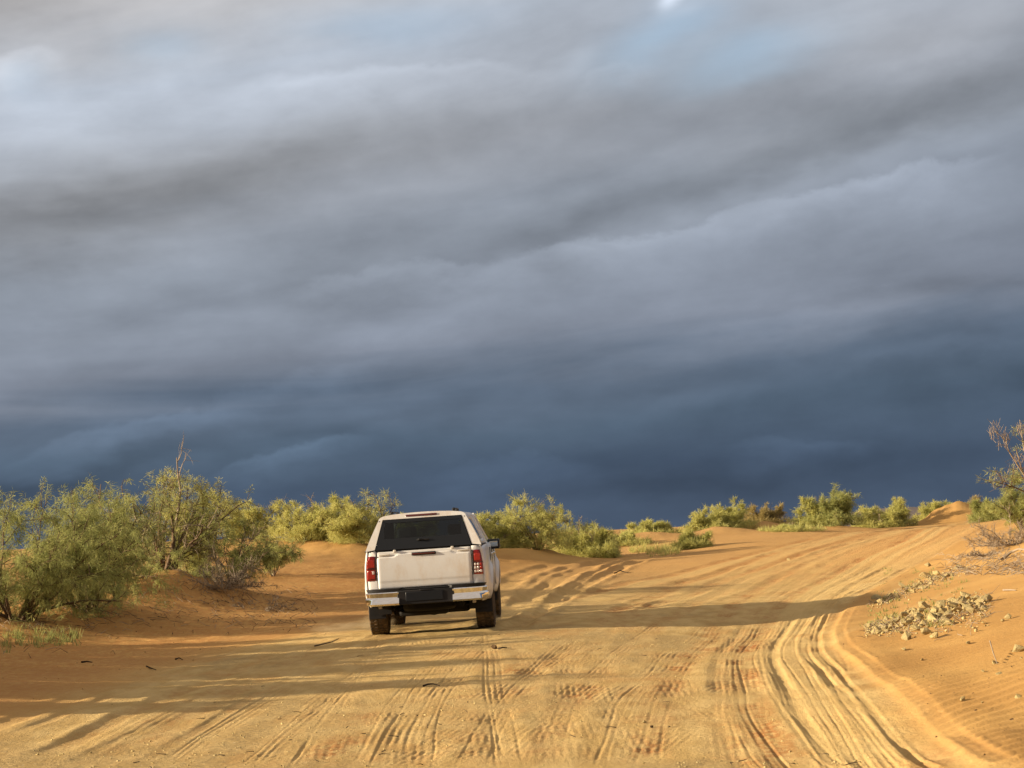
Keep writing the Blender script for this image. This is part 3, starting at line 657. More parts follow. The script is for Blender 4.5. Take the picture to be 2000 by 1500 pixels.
# ------------------------------------------------------------------ pickup
def m_paint(n, out):
    tc = n.new('ShaderNodeTexCoord').outputs['Object']; sp = n.new('ShaderNodeSeparateXYZ'); n.put(sp.inputs[0], tc)
    dust = n.math('MULTIPLY', n.maprange(sp.outputs[2], 1.15, .45), n.maprange(n.noise(n.scalevec(tc, (1, 1, .6)), 4, 6, .7), .30, .70, .15, .85))
    sm = n.maprange(n.noise(n.scalevec(tc, (1, 1, .55)), 3.2, 6, .72), .42, .72, .06, .55)
    dust = n.math('MAXIMUM', n.math('MULTIPLY', dust, .55), sm)
    col = n.mix(dust, (.74, .745, .75), (.53, .40, .27))
    pbsdf(n, out, col, n.maprange(dust, 0, .5, .30, .65), 0, .45, None, .35)
M['paint'] = material('white_paint', m_paint)
def simple(name, col, rough=.6, metal=0, spec=.3, coat=0, dusty=0, tr=0):
    def f(n, out):
        c = col
        tc = n.new('ShaderNodeTexCoord').outputs['Object']
        if dusty: c = n.mix(n.maprange(n.noise(tc, 9, 5, .7), .35, .75, dusty * .3, dusty), col, (.50, .33, .17))
        pbsdf(n, out, c, rough, metal, spec, None, coat, tr)
    return material(name, f)
M['black_plastic'] = simple('black_plastic', (.010, .011, .014), .55, dusty=.02)
M['dark_trim'] = simple('dark_trim', (.012, .014, .018), .35)
M['rubber'] = simple('tyre_rubber', (.022, .020, .018), .85, dusty=.22)
M['mud'] = simple('muddy_tread', (.020, .018, .016), .95, dusty=.28)
M['steel'] = simple('underbody_steel', (.008, .008, .008), .8, .0, dusty=.015)
M['alloy'] = simple('alloy_rim', (.42, .41, .40), .35, .8, dusty=.25)
M['chrome'] = simple('chrome', (.85, .86, .88), .07, 1.0, dusty=.05)
M['mirror'] = simple('mirror_glass', (.45, .50, .52), .03, 1.0)
M['seat'] = simple('grey_seat_cloth', (.10, .10, .10), .9)
M['cream'] = simple('pale_plastic', (.62, .58, .52), .5)
def m_glass(t, rough=.03):
    def f(n, out):
        g = n.new('ShaderNodeBsdfGlossy'); g.inputs['Roughness'].default_value = rough; g.inputs[0].default_value = (.9, .95, 1, 1)
        tb = n.new('ShaderNodeBsdfTransparent'); tb.inputs[0].default_value = tuple(t) + (1,)
        fr = n.new('ShaderNodeFresnel'); fr.inputs[0].default_value = 1.5
        mx = n.new('ShaderNodeMixShader'); n.l.new(fr.outputs[0], mx.inputs[0]); n.l.new(tb.outputs[0], mx.inputs[1]); n.l.new(g.outputs[0], mx.inputs[2])
        n.l.new(mx.outputs[0], out.inputs[0])
    return f
M['tint'] = material('tinted_glass', m_glass((.12, .15, .16)))
M['clear'] = material('window_glass', m_glass((.55, .60, .58)))
def m_lens(col, em=0):
    def f(n, out):
        tc = n.new('ShaderNodeTexCoord').outputs['Object']
        wv = n.new('ShaderNodeTexWave', bands_direction='X'); n.put(wv.inputs[0], tc); wv.inputs['Scale'].default_value = 14
        c = n.mix(n.math('MULTIPLY', wv.outputs[1], .5), col, tuple(v * .45 for v in col))
        pbsdf(n, out, c, .15, 0, .6, None, .8)
    return f
M['red_lens'] = material('red_lens', m_lens((.26, .010, .010)))
M['red_glow'] = material('bright_red_lens', m_lens((.38, .016, .014)))
M['dark_red'] = material('dark_red_lens', m_lens((.10, .012, .012)))
M['white_lens'] = material('clear_lens', m_lens((.62, .55, .52)))

def bm_obj(name, bm, mat, parent, bevel=0, smooth=True, seg=2, solid=0, angle=35):
    bmesh.ops.recalc_face_normals(bm, faces=bm.faces[:]); me = bpy.data.meshes.new(name); bm.to_mesh(me); bm.free()
    me.materials.append(M[mat] if isinstance(mat, str) else mat)
    o = child(name, me, parent)
    if solid:
        s = o.modifiers.new('solid', 'SOLIDIFY'); s.thickness = solid; s.offset = -1 if solid > 0 else 1; s.thickness = abs(solid)
    if bevel:
        b = o.modifiers.new('bevel', 'BEVEL'); b.width = bevel; b.segments = seg; b.limit_method = 'ANGLE'; b.angle_limit = R(30)
    if smooth:
        for p in me.polygons: p.use_smooth = True
        try: me.set_sharp_from_angle(angle=R(angle))
        except Exception: pass
    return o
def box(bm, c, s, rz=0, rx=0, ry=0, taper=None):
    r = bmesh.ops.create_cube(bm, size=1)
    T = Matrix.Translation(c) @ Matrix.Rotation(rz, 4, 'Z') @ Matrix.Rotation(rx, 4, 'X') @ Matrix.Rotation(ry, 4, 'Y') @ Matrix.Diagonal((*s, 1))
    if taper:
        for v in r['verts']:
            if v.co.z > 0: v.co.x *= taper[0]; v.co.y *= taper[1]
    bmesh.ops.transform(bm, matrix=T, verts=r['verts'])
def loft(bm, secs, closed=False, caps=False):
    rows = [[bm.verts.new(p) for p in s] for s in secs]; n = len(secs[0])
    for a, b in zip(rows[:-1], rows[1:]):
        for i in range(n if closed else n - 1):
            j = (i + 1) % n
            bm.faces.new((a[i], a[j], b[j], b[i]))
    if caps: bm.faces.new(rows[0]); bm.faces.new(rows[-1][::-1])
    return rows
def poly(bm, pts): bm.faces.new([bm.verts.new(p) for p in pts])
def cyl(bm, a, b, r, n=20, r2=None):
    a = Vector(a); b = Vector(b); d = b - a
    q = d.to_track_quat('Z', 'Y').to_matrix().to_4x4()
    bmesh.ops.create_cone(bm, cap_ends=True, segments=n, radius1=r, radius2=r if r2 is None else r2, depth=d.length, matrix=Matrix.Translation((a + b) / 2) @ q)
def mirrored(f):
    for s in (-1, 1): f(s)

TX, TY = -1.29, 30.0
YAW = R(-1.0)
truck = empty('pickup_truck', (TX, TY, 0), YAW, 'white four door pickup with a hardtop canopy driving away along the sand track', 'pickup truck')
gl, gr2 = surf(TX - .77, TY), surf(TX + .77, TY)
gfl, gfr = surf(TX - .72, TY + 3.08), surf(TX + .82, TY + 3.08)
truck.location.z = .0
truck.rotation_euler = (R(.3), R(-1.35), YAW)

# --- body sides: skin grid with wheel arches cut to a circle
FA = 3.085; AR = .455; AZ = .44
def zlow(y):
    z = .50 if -0.6 < y < 3.6 else .50
    if y < -.55: z = .50 + .0 * y
    for ya in (0, FA):
        if abs(y - ya) < AR: z = max(z, AZ + math.sqrt(max(AR ** 2 - (y - ya) ** 2, 0)))
    return z
def halfw(y, z):
    t = (z - .5) / .78
    x = .850 + .028 * math.sin(max(0, min(1, t)) * math.pi) - .022 * max(0, t - .75) * 2
    if z < .62: x -= (.62 - z) * .18
    for ya in (0, FA):
        d = math.hypot(y - ya, z - AZ)
        x += .055 * math.exp(-((d - AR - .04) / .09) ** 2) if d > AR - .02 else .055
    if y < -.75: x -= ((-.75 - y) / .45) ** 2 * .045
    if y > 3.55: x -= ((y - 3.55) / .5) ** 2 * .14
    return x
def ztop(y):
    if y <= 2.35: return 1.275
    return 1.275 - .045 * (y - 2.35) - max(0, y - 3.7) ** 2 * .5
ysd = sorted(set([-1.19, -1.10, -1.0, -.9, -.75, -.62] + [round(-AR + i * AR / 9, 4) for i in range(19)] + [.6, .8, 1.0, 1.2, 1.5, 1.8, 2.1, 2.35, 2.5] + [round(FA - AR + i * AR / 9, 4) for i in range(19)] + [3.65, 3.8, 3.95, 4.02]))
def side(s):
    bm = bmesh.new(); secs = []
    for y in ysd:
        z0 = zlow(y); z1 = ztop(y); sec = []
        for k in range(13):
            z = z0 + (z1 - z0) * (k / 12)
            sec.append((s * halfw(y, z), y, z))
        secs.append(sec)
    loft(bm, secs)
    return bm_obj('side_panel', bm, 'paint', truck, solid=.018, angle=50)
mirrored(side)
# hood, front end and cowl
bm = bmesh.new()
secs = []
for y in (2.35, 2.7, 3.2, 3.7, 3.95, 4.06):
    secs.append([(x * (halfw(y, ztop(y)) - .01), y, ztop(y) + .045 * (1 - x ** 4) * (1 if y < 3.9 else .4)) for x in (-1, -.85, -.5, 0, .5, .85, 1)])
loft(bm, secs); bm_obj('hood', bm, 'paint', truck, solid=.01)
bm = bmesh.new()
loft(bm, [[(x, 4.05 - .12 * abs(x / .75) ** 3 + dy, z) for x in (-.75, -.5, -.2, .2, .5, .75)] for z, dy in ((1.16, -.02), (1.0, .04), (.75, .06), (.5, .02), (.42, -.06))])
fr_ = bm_obj('front_bumper', bm, 'paint', truck, solid=.03)
bm = bmesh.new(); box(bm, (0, 4.08, .88), (.86, .06, .34)); bm_obj('grille', bm, 'black_plastic', truck, .02)
for s in (-1, 1):
    bm = bmesh.new(); box(bm, (s * .60, 4.00, 1.04), (.30, .12, .15), rz=s * -.25); bm_obj('headlight', bm, 'white_lens', truck, .03)

# --- tail: corner posts, tailgate, lights
YR = -1.20
def corner(s):
    bm = bmesh.new()
    secs = []
    for z in (.52, .60, .70, .78, .87, 1.0, 1.1, 1.2, 1.275):
        xo = halfw(-1.19, z)
        secs.append([(s * .668, YR + .03, z), (s * .672, YR, z), (s * (xo - .07), YR, z), (s * (xo - .022), YR + .018, z), (s * (xo - .003), YR + .055, z), (s * (xo + .001), YR + .13, z)])
    loft(bm, secs); bm_obj('corner_post', bm, 'paint', truck, solid=.01, angle=60)
mirrored(corner)
bm = bmesh.new()
xs_ = np.linspace(-.662, .662, 54); zs_ = np.linspace(.748, 1.268, 42); secs = []
for z in zs_:
    row = []
    for x in xs_:
        ax = abs(x); zc = 1.185 + .040 * float(sstep(.46, .34, ax)) + .0 * x
        rec = float(sstep(zc + .006, zc - .006, z)) * .022
        ed = min((z - .748) / .03, (1.268 - z) / .02, (.662 - ax) / .012, 1); ed = max(ed, 0)
        body = .010 * math.sin(max(0, min(1, (z - .78) / .42)) * math.pi)
        low = -.010 * float(sstep(.86, .83, z))
        row.append((x, YR - .014 + (.022 - rec) * .55 - body * .6 - low * .5 + (1 - math.sqrt(ed)) * .010, z))
    secs.append(row)
loft(bm, secs); gate = bm_obj('tailgate', bm, 'paint', truck, solid=.03, angle=25)
bm = bmesh.new(); box(bm, (0, YR - .014, 1.212), (.345, .03, .044)); bm_obj('handle', bm, 'dark_trim', gate, .012)
bm = bmesh.new(); box(bm, (0, YR - .031, 1.212), (.315, .012, .020)); bm_obj('handle_recess', bm, 'dark_red', gate, .004)
for x in (-.555, .555):
    bm = bmesh.new(); box(bm, (x, YR - .010, 1.222 + .0), (.155, .014, .020)); bm_obj('latch_cover', bm, 'cream', gate, .006)
for x in (-.405, .405):
    bm = bmesh.new(); box(bm, (x, YR - .012, 1.268), (.040, .035, .036)); bm_obj('canopy_clamp', bm, 'cream', gate, .007)
def tail(s):
    bm = bmesh.new(); secs = []
    for z, gi in ((.872, .016), (.885, .004), (.95, 0), (1.05, 0), (1.13, .0), (1.185, .0), (1.205, .012), (1.214, .03)):
        xo = halfw(-1.19, z); xi = .676 + .004; w_ = .002
        oo = .02 * float(sstep(1.05, 1.21, z))
        secs.append([(s * (xi + gi), YR + .01, z), (s * (xi + gi), YR - w_, z), (s * (xo - .075 - oo), YR - w_ - .004, z), (s * (xo - .03 - oo * .8), YR - .004, z), (s * (xo + .005 - oo * .3), YR + .040, z), (s * (xo + .012), YR + .12, z), (s * (xo + .010), YR + .20 - gi, z), (s * (xo - .02), YR + .20, z)])
    loft(bm, secs, caps=False); o = bm_obj('tail_light', bm, 'red_lens', truck, angle=40)
    o['label'] = 'red wraparound tail light with a clear lower cell' if s > 0 else 'all red wraparound tail light with sun on it'
    bm = bmesh.new()
    for z0, z1 in ((.872, 1.212),): box(bm, (s * .683, YR - .004, (z0 + z1) / 2), (.012, .010, z1 - z0))
    box(bm, (s * .755, YR - .010, 1.040), (.13, .010, .008)); bm_obj('lens_border', bm, 'dark_trim', o)
    if s > 0:
        for j, zc in enumerate((.915, .965, 1.012)):
            for i, xc in enumerate((.712, .752, .790)):
                bm = bmesh.new(); box(bm, (s * xc, YR - .010, zc), (.030, .012, .036)); bm_obj('clear_cell', bm, 'white_lens' if i < 2 or j == 0 else 'red_glow', o, .006)
        bm = bmesh.new(); box(bm, (s * .745, YR - .008, 1.115), (.085, .012, .10)); bm_obj('brake_lens', bm, 'red_glow', o, .02)
    else:
        for zc, c_, h_ in ((.955, 'red_glow', .12), (1.11, 'red_glow', .11)):
            bm = bmesh.new(); box(bm, (s * .752, YR - .008, zc), (.10, .012, h_)); bm_obj('brake_lens', bm, c_, o, .02)
        bm = bmesh.new(); box(bm, (s * .722, YR - .016, .985), (.032, .008, .045)); bm_obj('clear_cell', bm, 'white_lens', o, .006)
mirrored(tail)
# --- rear bumper
bm = bmesh.new(); box(bm, (0, YR - .045, .615), (.80, .20, .20)); box(bm, (0, YR - .05, .730), (1.30, .10, .022)); box(bm, (0, YR - .01, .60), (1.50, .10, .08))
bump_ = bm_obj('step_bumper', bm, 'black_plastic', truck, .02)
def chrome(s):
    bm = bmesh.new(); path = []
    for x, y in ((.375, -1.345), (.50, -1.352), (.64, -1.345), (.74, -1.320), (.80, -1.275), (.838, -1.20), (.852, -1.10), (.856, -1.00)): path.append((x, y))
    secs = []
    for i, (x, y) in enumerate(path):
        t = i / (len(path) - 1); zb = .520 + .035 * float(sstep(.45, .9, t)) + (.0 if i else 0); zt = .703 + .0 * t
        zm = .618 + .010 * t
        pr_ = .052 if i < 4 else .016
        nx, ny = (0, -1) if i < 3 else ((.5, -.85) if i < 5 else (1, -.1))
        def P(off, z): return (s * (x + nx * off), y + ny * off, z)
        secs.append([P(-.05, zt - .01), P(-.008, zt), P(.004, zt - .012), P(-.010, zm + .012), P(-.002, zm), P(.014, zm - .012), P(pr_, zb + .025), P(pr_ * .3, zb), P(-.06, zb + .005)])
    loft(bm, secs, caps=True); bm_obj('chrome_corner', bm, 'chrome', bump_, angle=28)
    bm = bmesh.new()
    secs = []
    for i, (x, y) in enumerate(path): secs.append([(s * (x - .01), y + .02, .700), (s * (x - .003), y + .015, .750), (s * (x - .06), y + .07, .756), (s * (x - .06), y + .07, .700)])
    loft(bm, secs, closed=True, caps=True); bm_obj('step_pad', bm, 'black_plastic', bump_)
mirrored(chrome)
bm = bmesh.new(); box(bm, (-.02, YR - .150, .625), (.52, .012, .13)); bm_obj('number_plate', bm, 'dark_trim', bump_, .006)
bm = bmesh.new(); box(bm, (0, YR - .145, .710), (.16, .02, .02)); bm_obj('plate_lamp', bm, 'black_plastic', bump_, .005)

# --- canopy
def csec(z, y=0):
    """outer half width of canopy / cab at height z"""
    t = (z - 1.28) / .44
    return .815 - .205 * max(0, t) ** 1.12
def arc(y0, slope, crown=1.795, zb=1.282, n=8, wid=0.0):
    """section of a hardtop from sill to sill; y leans forward with height"""
    half = []
    for z in (zb, 1.36, 1.44, 1.52, 1.60, 1.66, 1.70): half.append((csec(z) + wid, z))
    xe, ze = half[-1]
    for a in (20, 42, 64, 82): half.append((xe - .115 * (1 - math.cos(R(a))) - .0, ze + .068 * math.sin(R(a))))
    for x in (.42, .25, .1): half.append((x, 1.772 + (crown - 1.772) * (1 - (x / .52) ** 2)))
    pts = [(-x, y0 + slope * (z - 1.28), z) for x, z in half] + [(0, y0 + slope * (crown - 1.28), crown)] + [(x, y0 + slope * (z - 1.28), z) for x, z in half[::-1]]
    return pts
def scaled(sec, f, cz=1.28, top=1.0):
    return [(x * f, y, cz + (z - cz) * top) for x, y, z in sec]
bm = bmesh.new()
A0 = arc(-1.195, .33)
# side windows are left as openings: skip faces between y stations and heights
st = [A0, arc(-1.10, .33), arc(-.88, .28), arc(-.55, .1), arc(-.1, .0), arc(.25, 0), arc(.375, 0)]
rows = loft(bm, st)
dl = [f for f in bm.faces if all(-.90 < v.co.y < .27 for v in f.verts) and all(1.35 < v.co.z < 1.665 for v in f.verts)]
bmesh.ops.delete(bm, geom=dl, context='FACES')
can = bm_obj('canopy', bm, 'paint', truck, solid=.022, angle=40)
def canwin(s):
    bm = bmesh.new()
    for k in range(2, 5):
        p = [r[k] for r in st[2:6]]; q = [r[k + 1] for r in st[2:6]] if k < 5 else None
    sec = [[(s * -r[k][0] * .985, r[k][1], r[k][2]) for k in range(1, 6)] for r in st[2:6]]
    loft(bm, sec); bm_obj('side_window', bm, 'tint', can)
mirrored(canwin)
# front bulkhead of the canopy with a window into the cab
def bulk(name, secp, y, wx, z0, z1, mat, par):
    bm = bmesh.new()
    outer = [(x * .97, y, z if z > 1.29 else 1.28) for x, _, z in secp]
    n = len(outer); inner = []
    for x, _, z in outer: inner.append((max(-wx, min(wx, x)), y, max(z0, min(z1, z))))
    inner[0] = (-wx, y, z0); inner[-1] = (wx, y, z0)
    a = [bm.verts.new(p) for p in outer]; b = [bm.verts.new((p[0] + i * 1e-5, p[1], p[2] + i * 1e-6)) for i, p in enumerate(inner)]
    for i in range(n):
        j = (i + 1) % n
        bm.faces.new((a[i], a[j], b[j], b[i]))
    return bm_obj(name, bm, mat, par, smooth=False)
bulk('bulkhead', arc(0, 0), .385, .52, 1.36, 1.66, 'dark_trim', can)
# rear frame and lifting glass
def inset(sec, fx, z0, z1, push):
    pts = []
    for x, y, z in sec:
        zz_ = max(z0, min(z1, z)); xx_ = math.copysign(min(abs(x), (.684 - .125 * (zz_ - z0) / (z1 - z0)) * fx), x) if abs(x) > 1e-6 else 0
        pts.append((xx_, -1.195 + .33 * (zz_ - 1.28) + push, zz_))
    return pts
GT = 1.715
inn = inset(A0, 1, 1.300, GT, .0)
bm = bmesh.new()
o_ = [(x, y - .012, z) for x, y, z in A0]; i_ = [(x, y - .012, z) for x, y, z in inn]
loft(bm, [A0, o_, i_, [(x, y + .03, z) for x, y, z in inn]]); bm_obj('rear_frame', bm, 'paint', can, .004, angle=40)
gt = inset(A0, .985, 1.292, GT - .006, -.018)
g1 = [(x, y, z) for x, y, z in gt]
cx0 = sum(p[2] for p in g1) / len(g1)
def pane_in(x, z):
    return (max(-.545, min(.545, x)), max(1.445, min(1.665, z)))
bm = bmesh.new()
inner = []
for x, y, z in g1:
    a_, b_ = pane_in(x * .93, z if z > 1.30 else 1.30); b_ = max(b_, 1.445); inner.append((a_, -1.195 + .33 * (b_ - 1.28) - .018, b_))
rr = loft(bm, [g1, inner])
bm.faces.new((rr[0][0], rr[1][0], rr[1][-1], rr[0][-1]))
bmesh.ops.remove_doubles(bm, verts=bm.verts[:], dist=.0005)
gf = bm_obj('rear_window', bm, 'dark_trim', can, solid=.008, smooth=False)
bm = bmesh.new(); pts = []
for p in inner:
    if not pts or (Vector(p) - Vector(pts[-1])).length > .002: pts.append(p)
poly(bm, [(x, y + .004, z) for x, y, z in pts]); bm_obj('glass', bm, 'tint', gf, smooth=False)
yy_ = lambda z: -1.195 + .33 * (z - 1.28) - .03
bm = bmesh.new(); box(bm, (.0, yy_(1.405), 1.405), (.17, .02, .022)); box(bm, (-.05, yy_(1.405) - .01, 1.41), (.03, .02, .03)); bm_obj('window_latch', bm, 'black_plastic', gf, .006)
bm = bmesh.new(); box(bm, (0, -1.205 + .02, 1.287), (1.33, .03, .014)); bm_obj('seal', bm, 'black_plastic', can)
for s in (-1, 1):
    bm = bmesh.new(); box(bm, (s * .60, yy_(1.70) - .004, 1.694), (.018, .006, .012)); bm_obj('badge', bm, 'steel', can)
bm = bmesh.new(); box(bm, (-.01, -1.195 + .33 * .472 - .012, 1.752), (.44, .022, .030), rx=-.3); bm_obj('brake_light', bm, 'dark_red', can, .006)
for s in (-1, 1):
    bm = bmesh.new(); box(bm, (s * .44, -.25, 1.815), (.035, 1.1, .022)); 
    for y in (-.80, .25): box(bm, (s * .44, y, 1.79), (.045, .09, .05))
    bm_obj('roof_rail', bm, 'black_plastic', can, .008)
for s in (-1, 1):
    bm = bmesh.new(); box(bm, (s * .822, -.4, 1.284), (.02, 1.46, .020)); bm_obj('canopy_seal', bm, 'black_plastic', can, .004)
# --- bed floor & liner (closes the box from below)
bm = bmesh.new(); box(bm, (0, -.40, .80), (1.50, 1.56, .04)); box(bm, (0, .40, 1.0), (1.60, .04, .56)); bm_obj('bed', bm, 'steel', truck)
for s in (-1, 1):
    bm = bmesh.new(); box(bm, (s * .77, -.4, 1.03), (.03, 1.54, .46)); bm_obj('bed_liner', bm, 'black_plastic', truck)

# --- cab greenhouse
cab = None
def csx(z): return csec(z) + .0
stc = [(.43, .0, 1.79), (.60, -.02, 1.80), (1.1, 0, 1.805), (1.7, 0, 1.80), (1.98, .0, 1.785)]
bm = bmesh.new()
roof = [[(x, y, z) for x, y, z in arc(y0, sl, cr_)][6:-6] for y0, sl, cr_ in stc]
loft(bm, roof); cab = bm_obj('cab_roof', bm, 'paint', truck, solid=.02, angle=40)
def pillars(s):
    def bar(p, q, w_, d_):
        bm = bmesh.new()
        p = Vector(p); q = Vector(q); ax = (q - p).normalized(); sd = Vector((0, 1, 0)); sd = (sd - ax * sd.dot(ax)).normalized(); ot = ax.cross(sd)
        secs = [[c + sd * a * w_ / 2 + ot * b * d_ / 2 for a, b in ((-1, -1), (1, -1), (1, 1), (-1, 1))] for c in (p, q)]
        loft(bm, secs, closed=True, caps=True); bm_obj('pillar', bm, 'paint', cab, .012)
    bar((s * .80, .46, 1.27), (s * .598, .48, 1.72), .14, .05)
    bar((s * .80, 1.33, 1.27), (s * .598, 1.33, 1.72), .09, .045)
    bar((s * .80, 2.62, 1.25), (s * .60, 2.00, 1.72), .085, .05)
    for (y0, y1, y2, y3) in ((.53, 1.29, 1.29, .55), (1.375, 2.56, 1.985, 1.375)):
        bm = bmesh.new(); poly(bm, [(s * .808, y0, 1.275), (s * .808, y1, 1.275), (s * .612, y2, 1.71), (s * .612, y3, 1.71)]); bm_obj('side_window', bm, 'clear', cab, smooth=False)
    bm = bmesh.new(); box(bm, (s * .82, 1.5, 1.279), (.03, 2.15, .018)); bm_obj('window_strip', bm, 'chrome', cab, .004)
    for y in (.95, 1.85):
        bm = bmesh.new(); box(bm, (s * .893, y, 1.12), (.03, .20, .035)); bm_obj('door_handle', bm, 'chrome', truck, .01)
    for y in (.52, 1.33, 2.42):
        bm = bmesh.new(); box(bm, (s * .874, y, .92), (.012, .010, .60)); bm_obj('door_gap', bm, 'dark_trim', truck)
mirrored(pillars)
bm = bmesh.new(); poly(bm, [(-.78, 2.66, 1.25), (.78, 2.66, 1.25), (.585, 2.0, 1.735), (-.585, 2.0, 1.735)]); bm_obj('windscreen', bm, 'clear', cab, smooth=False)
bm = bmesh.new(); poly(bm, [(-.66, .43, 1.30), (.66, .43, 1.30), (.55, .45, 1.70), (-.55, .45, 1.70)]); bm_obj('cab_rear_glass', bm, 'clear', cab, smooth=False)
bm = bmesh.new(); box(bm, (0, 2.45, 1.16), (1.5, .5, .22)); bm_obj('dashboard', bm, 'black_plastic', cab, .05)
bm = bmesh.new(); box(bm, (0, 1.45, .72), (1.62, 2.1, .30)); bm_obj('cab_floor', bm, 'black_plastic', cab)
for x, y in ((-.38, .82), (.38, .82), (-.38, 1.55), (.38, 1.55)):
    bm = bmesh.new(); box(bm, (x, y, 1.14), (.50, .16, .56), rx=.18); box(bm, (x, y + .30, .88), (.50, .52, .16)); box(bm, (x, y - .09, 1.51), (.25, .09, .17)); bm_obj('seat', bm, 'seat', cab, .04)
# mirrors
def wing(s):
    bm = bmesh.new(); box(bm, (s * .885, 2.08, 1.25), (.205, .12, .155), rz=s * -.12, taper=(.93, .9)); box(bm, (s * .84, 2.12, 1.19), (.10, .06, .05))
    o = bm_obj('wing_mirror', bm, 'dark_trim', truck, .052, seg=5)
    bm = bmesh.new(); box(bm, (s * .892, 2.012, 1.25), (.125, .008, .085), rz=s * -.10); bm_obj('mirror_glass', bm, 'mirror', o, .003)
mirrored(wing)

# --- wheels
def tyre_bm(n=40):
    bm = bmesh.new(); prof = [(-.095, .225), (-.125, .26), (-.135, .31), (-.130, .352), (-.112, .378), (-.06, .386), (0, .388), (.06, .386), (.112, .378), (.130, .352), (.135, .31), (.125, .26), (.095, .225)]
    rows = []
    for i in range(n):
        a = 2 * math.pi * i / n
        rows.append([bm.verts.new((x, r * math.sin(a), r * math.cos(a))) for x, r in prof])
    for i in range(n):
        A, B = rows[i], rows[(i + 1) % n]
        for k in range(len(prof) - 1): bm.faces.new((A[k], A[k + 1], B[k + 1], B[k]))
    return bm
def tread_bm(n=44):
    bm = bmesh.new()
    for i in range(n):
        for j, x in enumerate((-.095, -.034, .034, .095)):
            a = 2 * math.pi * (i + (.5 if j % 2 else 0)) / n
            r = .391 - (.010 if abs(x) > .09 else 0)
            c = bmesh.ops.create_cube(bm, size=1)
            bmesh.ops.transform(bm, matrix=Matrix.Rotation(-a, 4, 'X') @ Matrix.Translation((x, 0, r)) @ Matrix.Rotation(.25 if j % 2 else -.25, 4, 'Z') @ Matrix.Diagonal((.048, .036, .012, 1)), verts=c['verts'])
    return bm
def rim_bm(s):
    bm = bmesh.new()
    prof = [(-.10, .232), (-.07, .215), (.07, .215), (.10, .232), (.112, .236), (.112, .222), (.06, .205), (.03, .19)]
    n = 36; rows = []
    for i in range(n):
        a = 2 * math.pi * i / n; rows.append([bm.verts.new((s * x, r * math.sin(a), r * math.cos(a))) for x, r in prof])
    for i in range(n):
        A, B = rows[i], rows[(i + 1) % n]
        for k in range(len(prof) - 1): bm.faces.new((A[k], A[k + 1], B[k + 1], B[k]))
    for i in range(6):
        a = i * math.pi / 3
        for da in (-.14, .14):
            c = bmesh.ops.create_cube(bm, size=1)
            bmesh.ops.transform(bm, matrix=Matrix.Rotation(a + da, 4, 'X') @ Matrix.Translation((s * .075, 0, .125)) @ Matrix.Diagonal((.035, .035, .18, 1)), verts=c['verts'])
    cyl(bm, (s * .05, 0, 0), (s * .10, 0, 0), .06); cyl(bm, (s * .0, 0, 0), (s * .04, 0, 0), .17)
    return bm
for y in (0, FA):
    for s in (-1, 1):
        wh = empty('wheel', (s * .772, y, .450)); wh.parent = truck
        bm_obj('tyre', tyre_bm(), 'mud', wh); bm_obj('tread', tread_bm(), 'mud', wh, smooth=False); bm_obj('rim', rim_bm(s), 'alloy', wh, angle=30)
        bm = bmesh.new(); box(bm, (s * .765, y - .42, .485), (.25, .016, .36) if y == 0 else (.22, .016, .26), rx=-.08); bm_obj('mud_flap', bm, 'black_plastic', truck, .006)
        # inner wheel housing
        bm = bmesh.new(); secs = []
        for k in range(13):
            a = math.pi * (k / 12) * 1.1 - .157
            secs.append([(s * .56, y + .47 * math.cos(a), AZ + .47 * math.sin(a)), (s * .86, y + .47 * math.cos(a), AZ + .47 * math.sin(a))])
        loft(bm, secs); bm_obj('wheel_housing', bm, 'black_plastic', truck)
# --- running gear
bm = bmesh.new()
for s in (-1, 1): box(bm, (s * .46, 1.35, .56), (.08, 5.0, .14))
for y in (-1.0, -.5, .6, 1.4, 2.4): box(bm, (0, y, .56), (.9, .10, .10))
bm_obj('chassis', bm, 'steel', truck)
bm = bmesh.new(); cyl(bm, (-.72, 0, .43), (.72, 0, .43), .055); bmesh.ops.create_uvsphere(bm, u_segments=14, v_segments=8, radius=.15, matrix=Matrix.Translation((.02, 0, .42)) @ Matrix.Diagonal((1, 1.1, .85, 1))); bm_obj('rear_axle', bm, 'steel', truck)
bm = bmesh.new(); cyl(bm, (0, -.62, .40), (0, -.62, .60), .38, 32); bm_obj('spare_wheel', bm, 'steel', truck, .04)
bm = bmesh.new(); box(bm, (-.28, 1.2, .46), (.46, 1.1, .26)); bm_obj('fuel_tank', bm, 'steel', truck, .03)
bm = bmesh.new(); box(bm, (.25, 1.5, .46), (.36, .9, .22)); bm_obj('transfer_case', bm, 'steel', truck, .04)
bm = bmesh.new(); box(bm, (0, 2.9, .46), (.7, .8, .24)); bm_obj('skid_plate', bm, 'steel', truck, .04)
bm = bmesh.new(); cyl(bm, (-.62, FA, .43), (.62, FA, .43), .05); bm_obj('front_axle', bm, 'steel', truck)
bm = bmesh.new(); box(bm, (0, .25, .40), (1.1, .9, .15)); box(bm, (-.1, -.35, .37), (.7, .3, .10)); bm_obj('under_tray', bm, 'steel', truck, .04)
bm = bmesh.new(); cyl(bm, (.48, -1.18, .47), (.48, -.6, .47), .032); cyl(bm, (.44, -.5, .46), (.44, .1, .46), .07); bm_obj('exhaust', bm, 'steel', truck)
for s in (-1, 1):
    bm = bmesh.new()
    for k in range(3): box(bm, (s * .52, -.12, .45 - .014 * k), (.06, 1.3 - .3 * k, .010))
    cyl(bm, (s * .40, .05, .36), (s * .34, -.25, .68), .028); bm_obj('leaf_spring', bm, 'steel', truck)
    bm = bmesh.new(); box(bm, (s * .66, -1.12, .50), (.05, .10, .05)); bm_obj('tow_eye', bm, 'alloy', truck, .01)
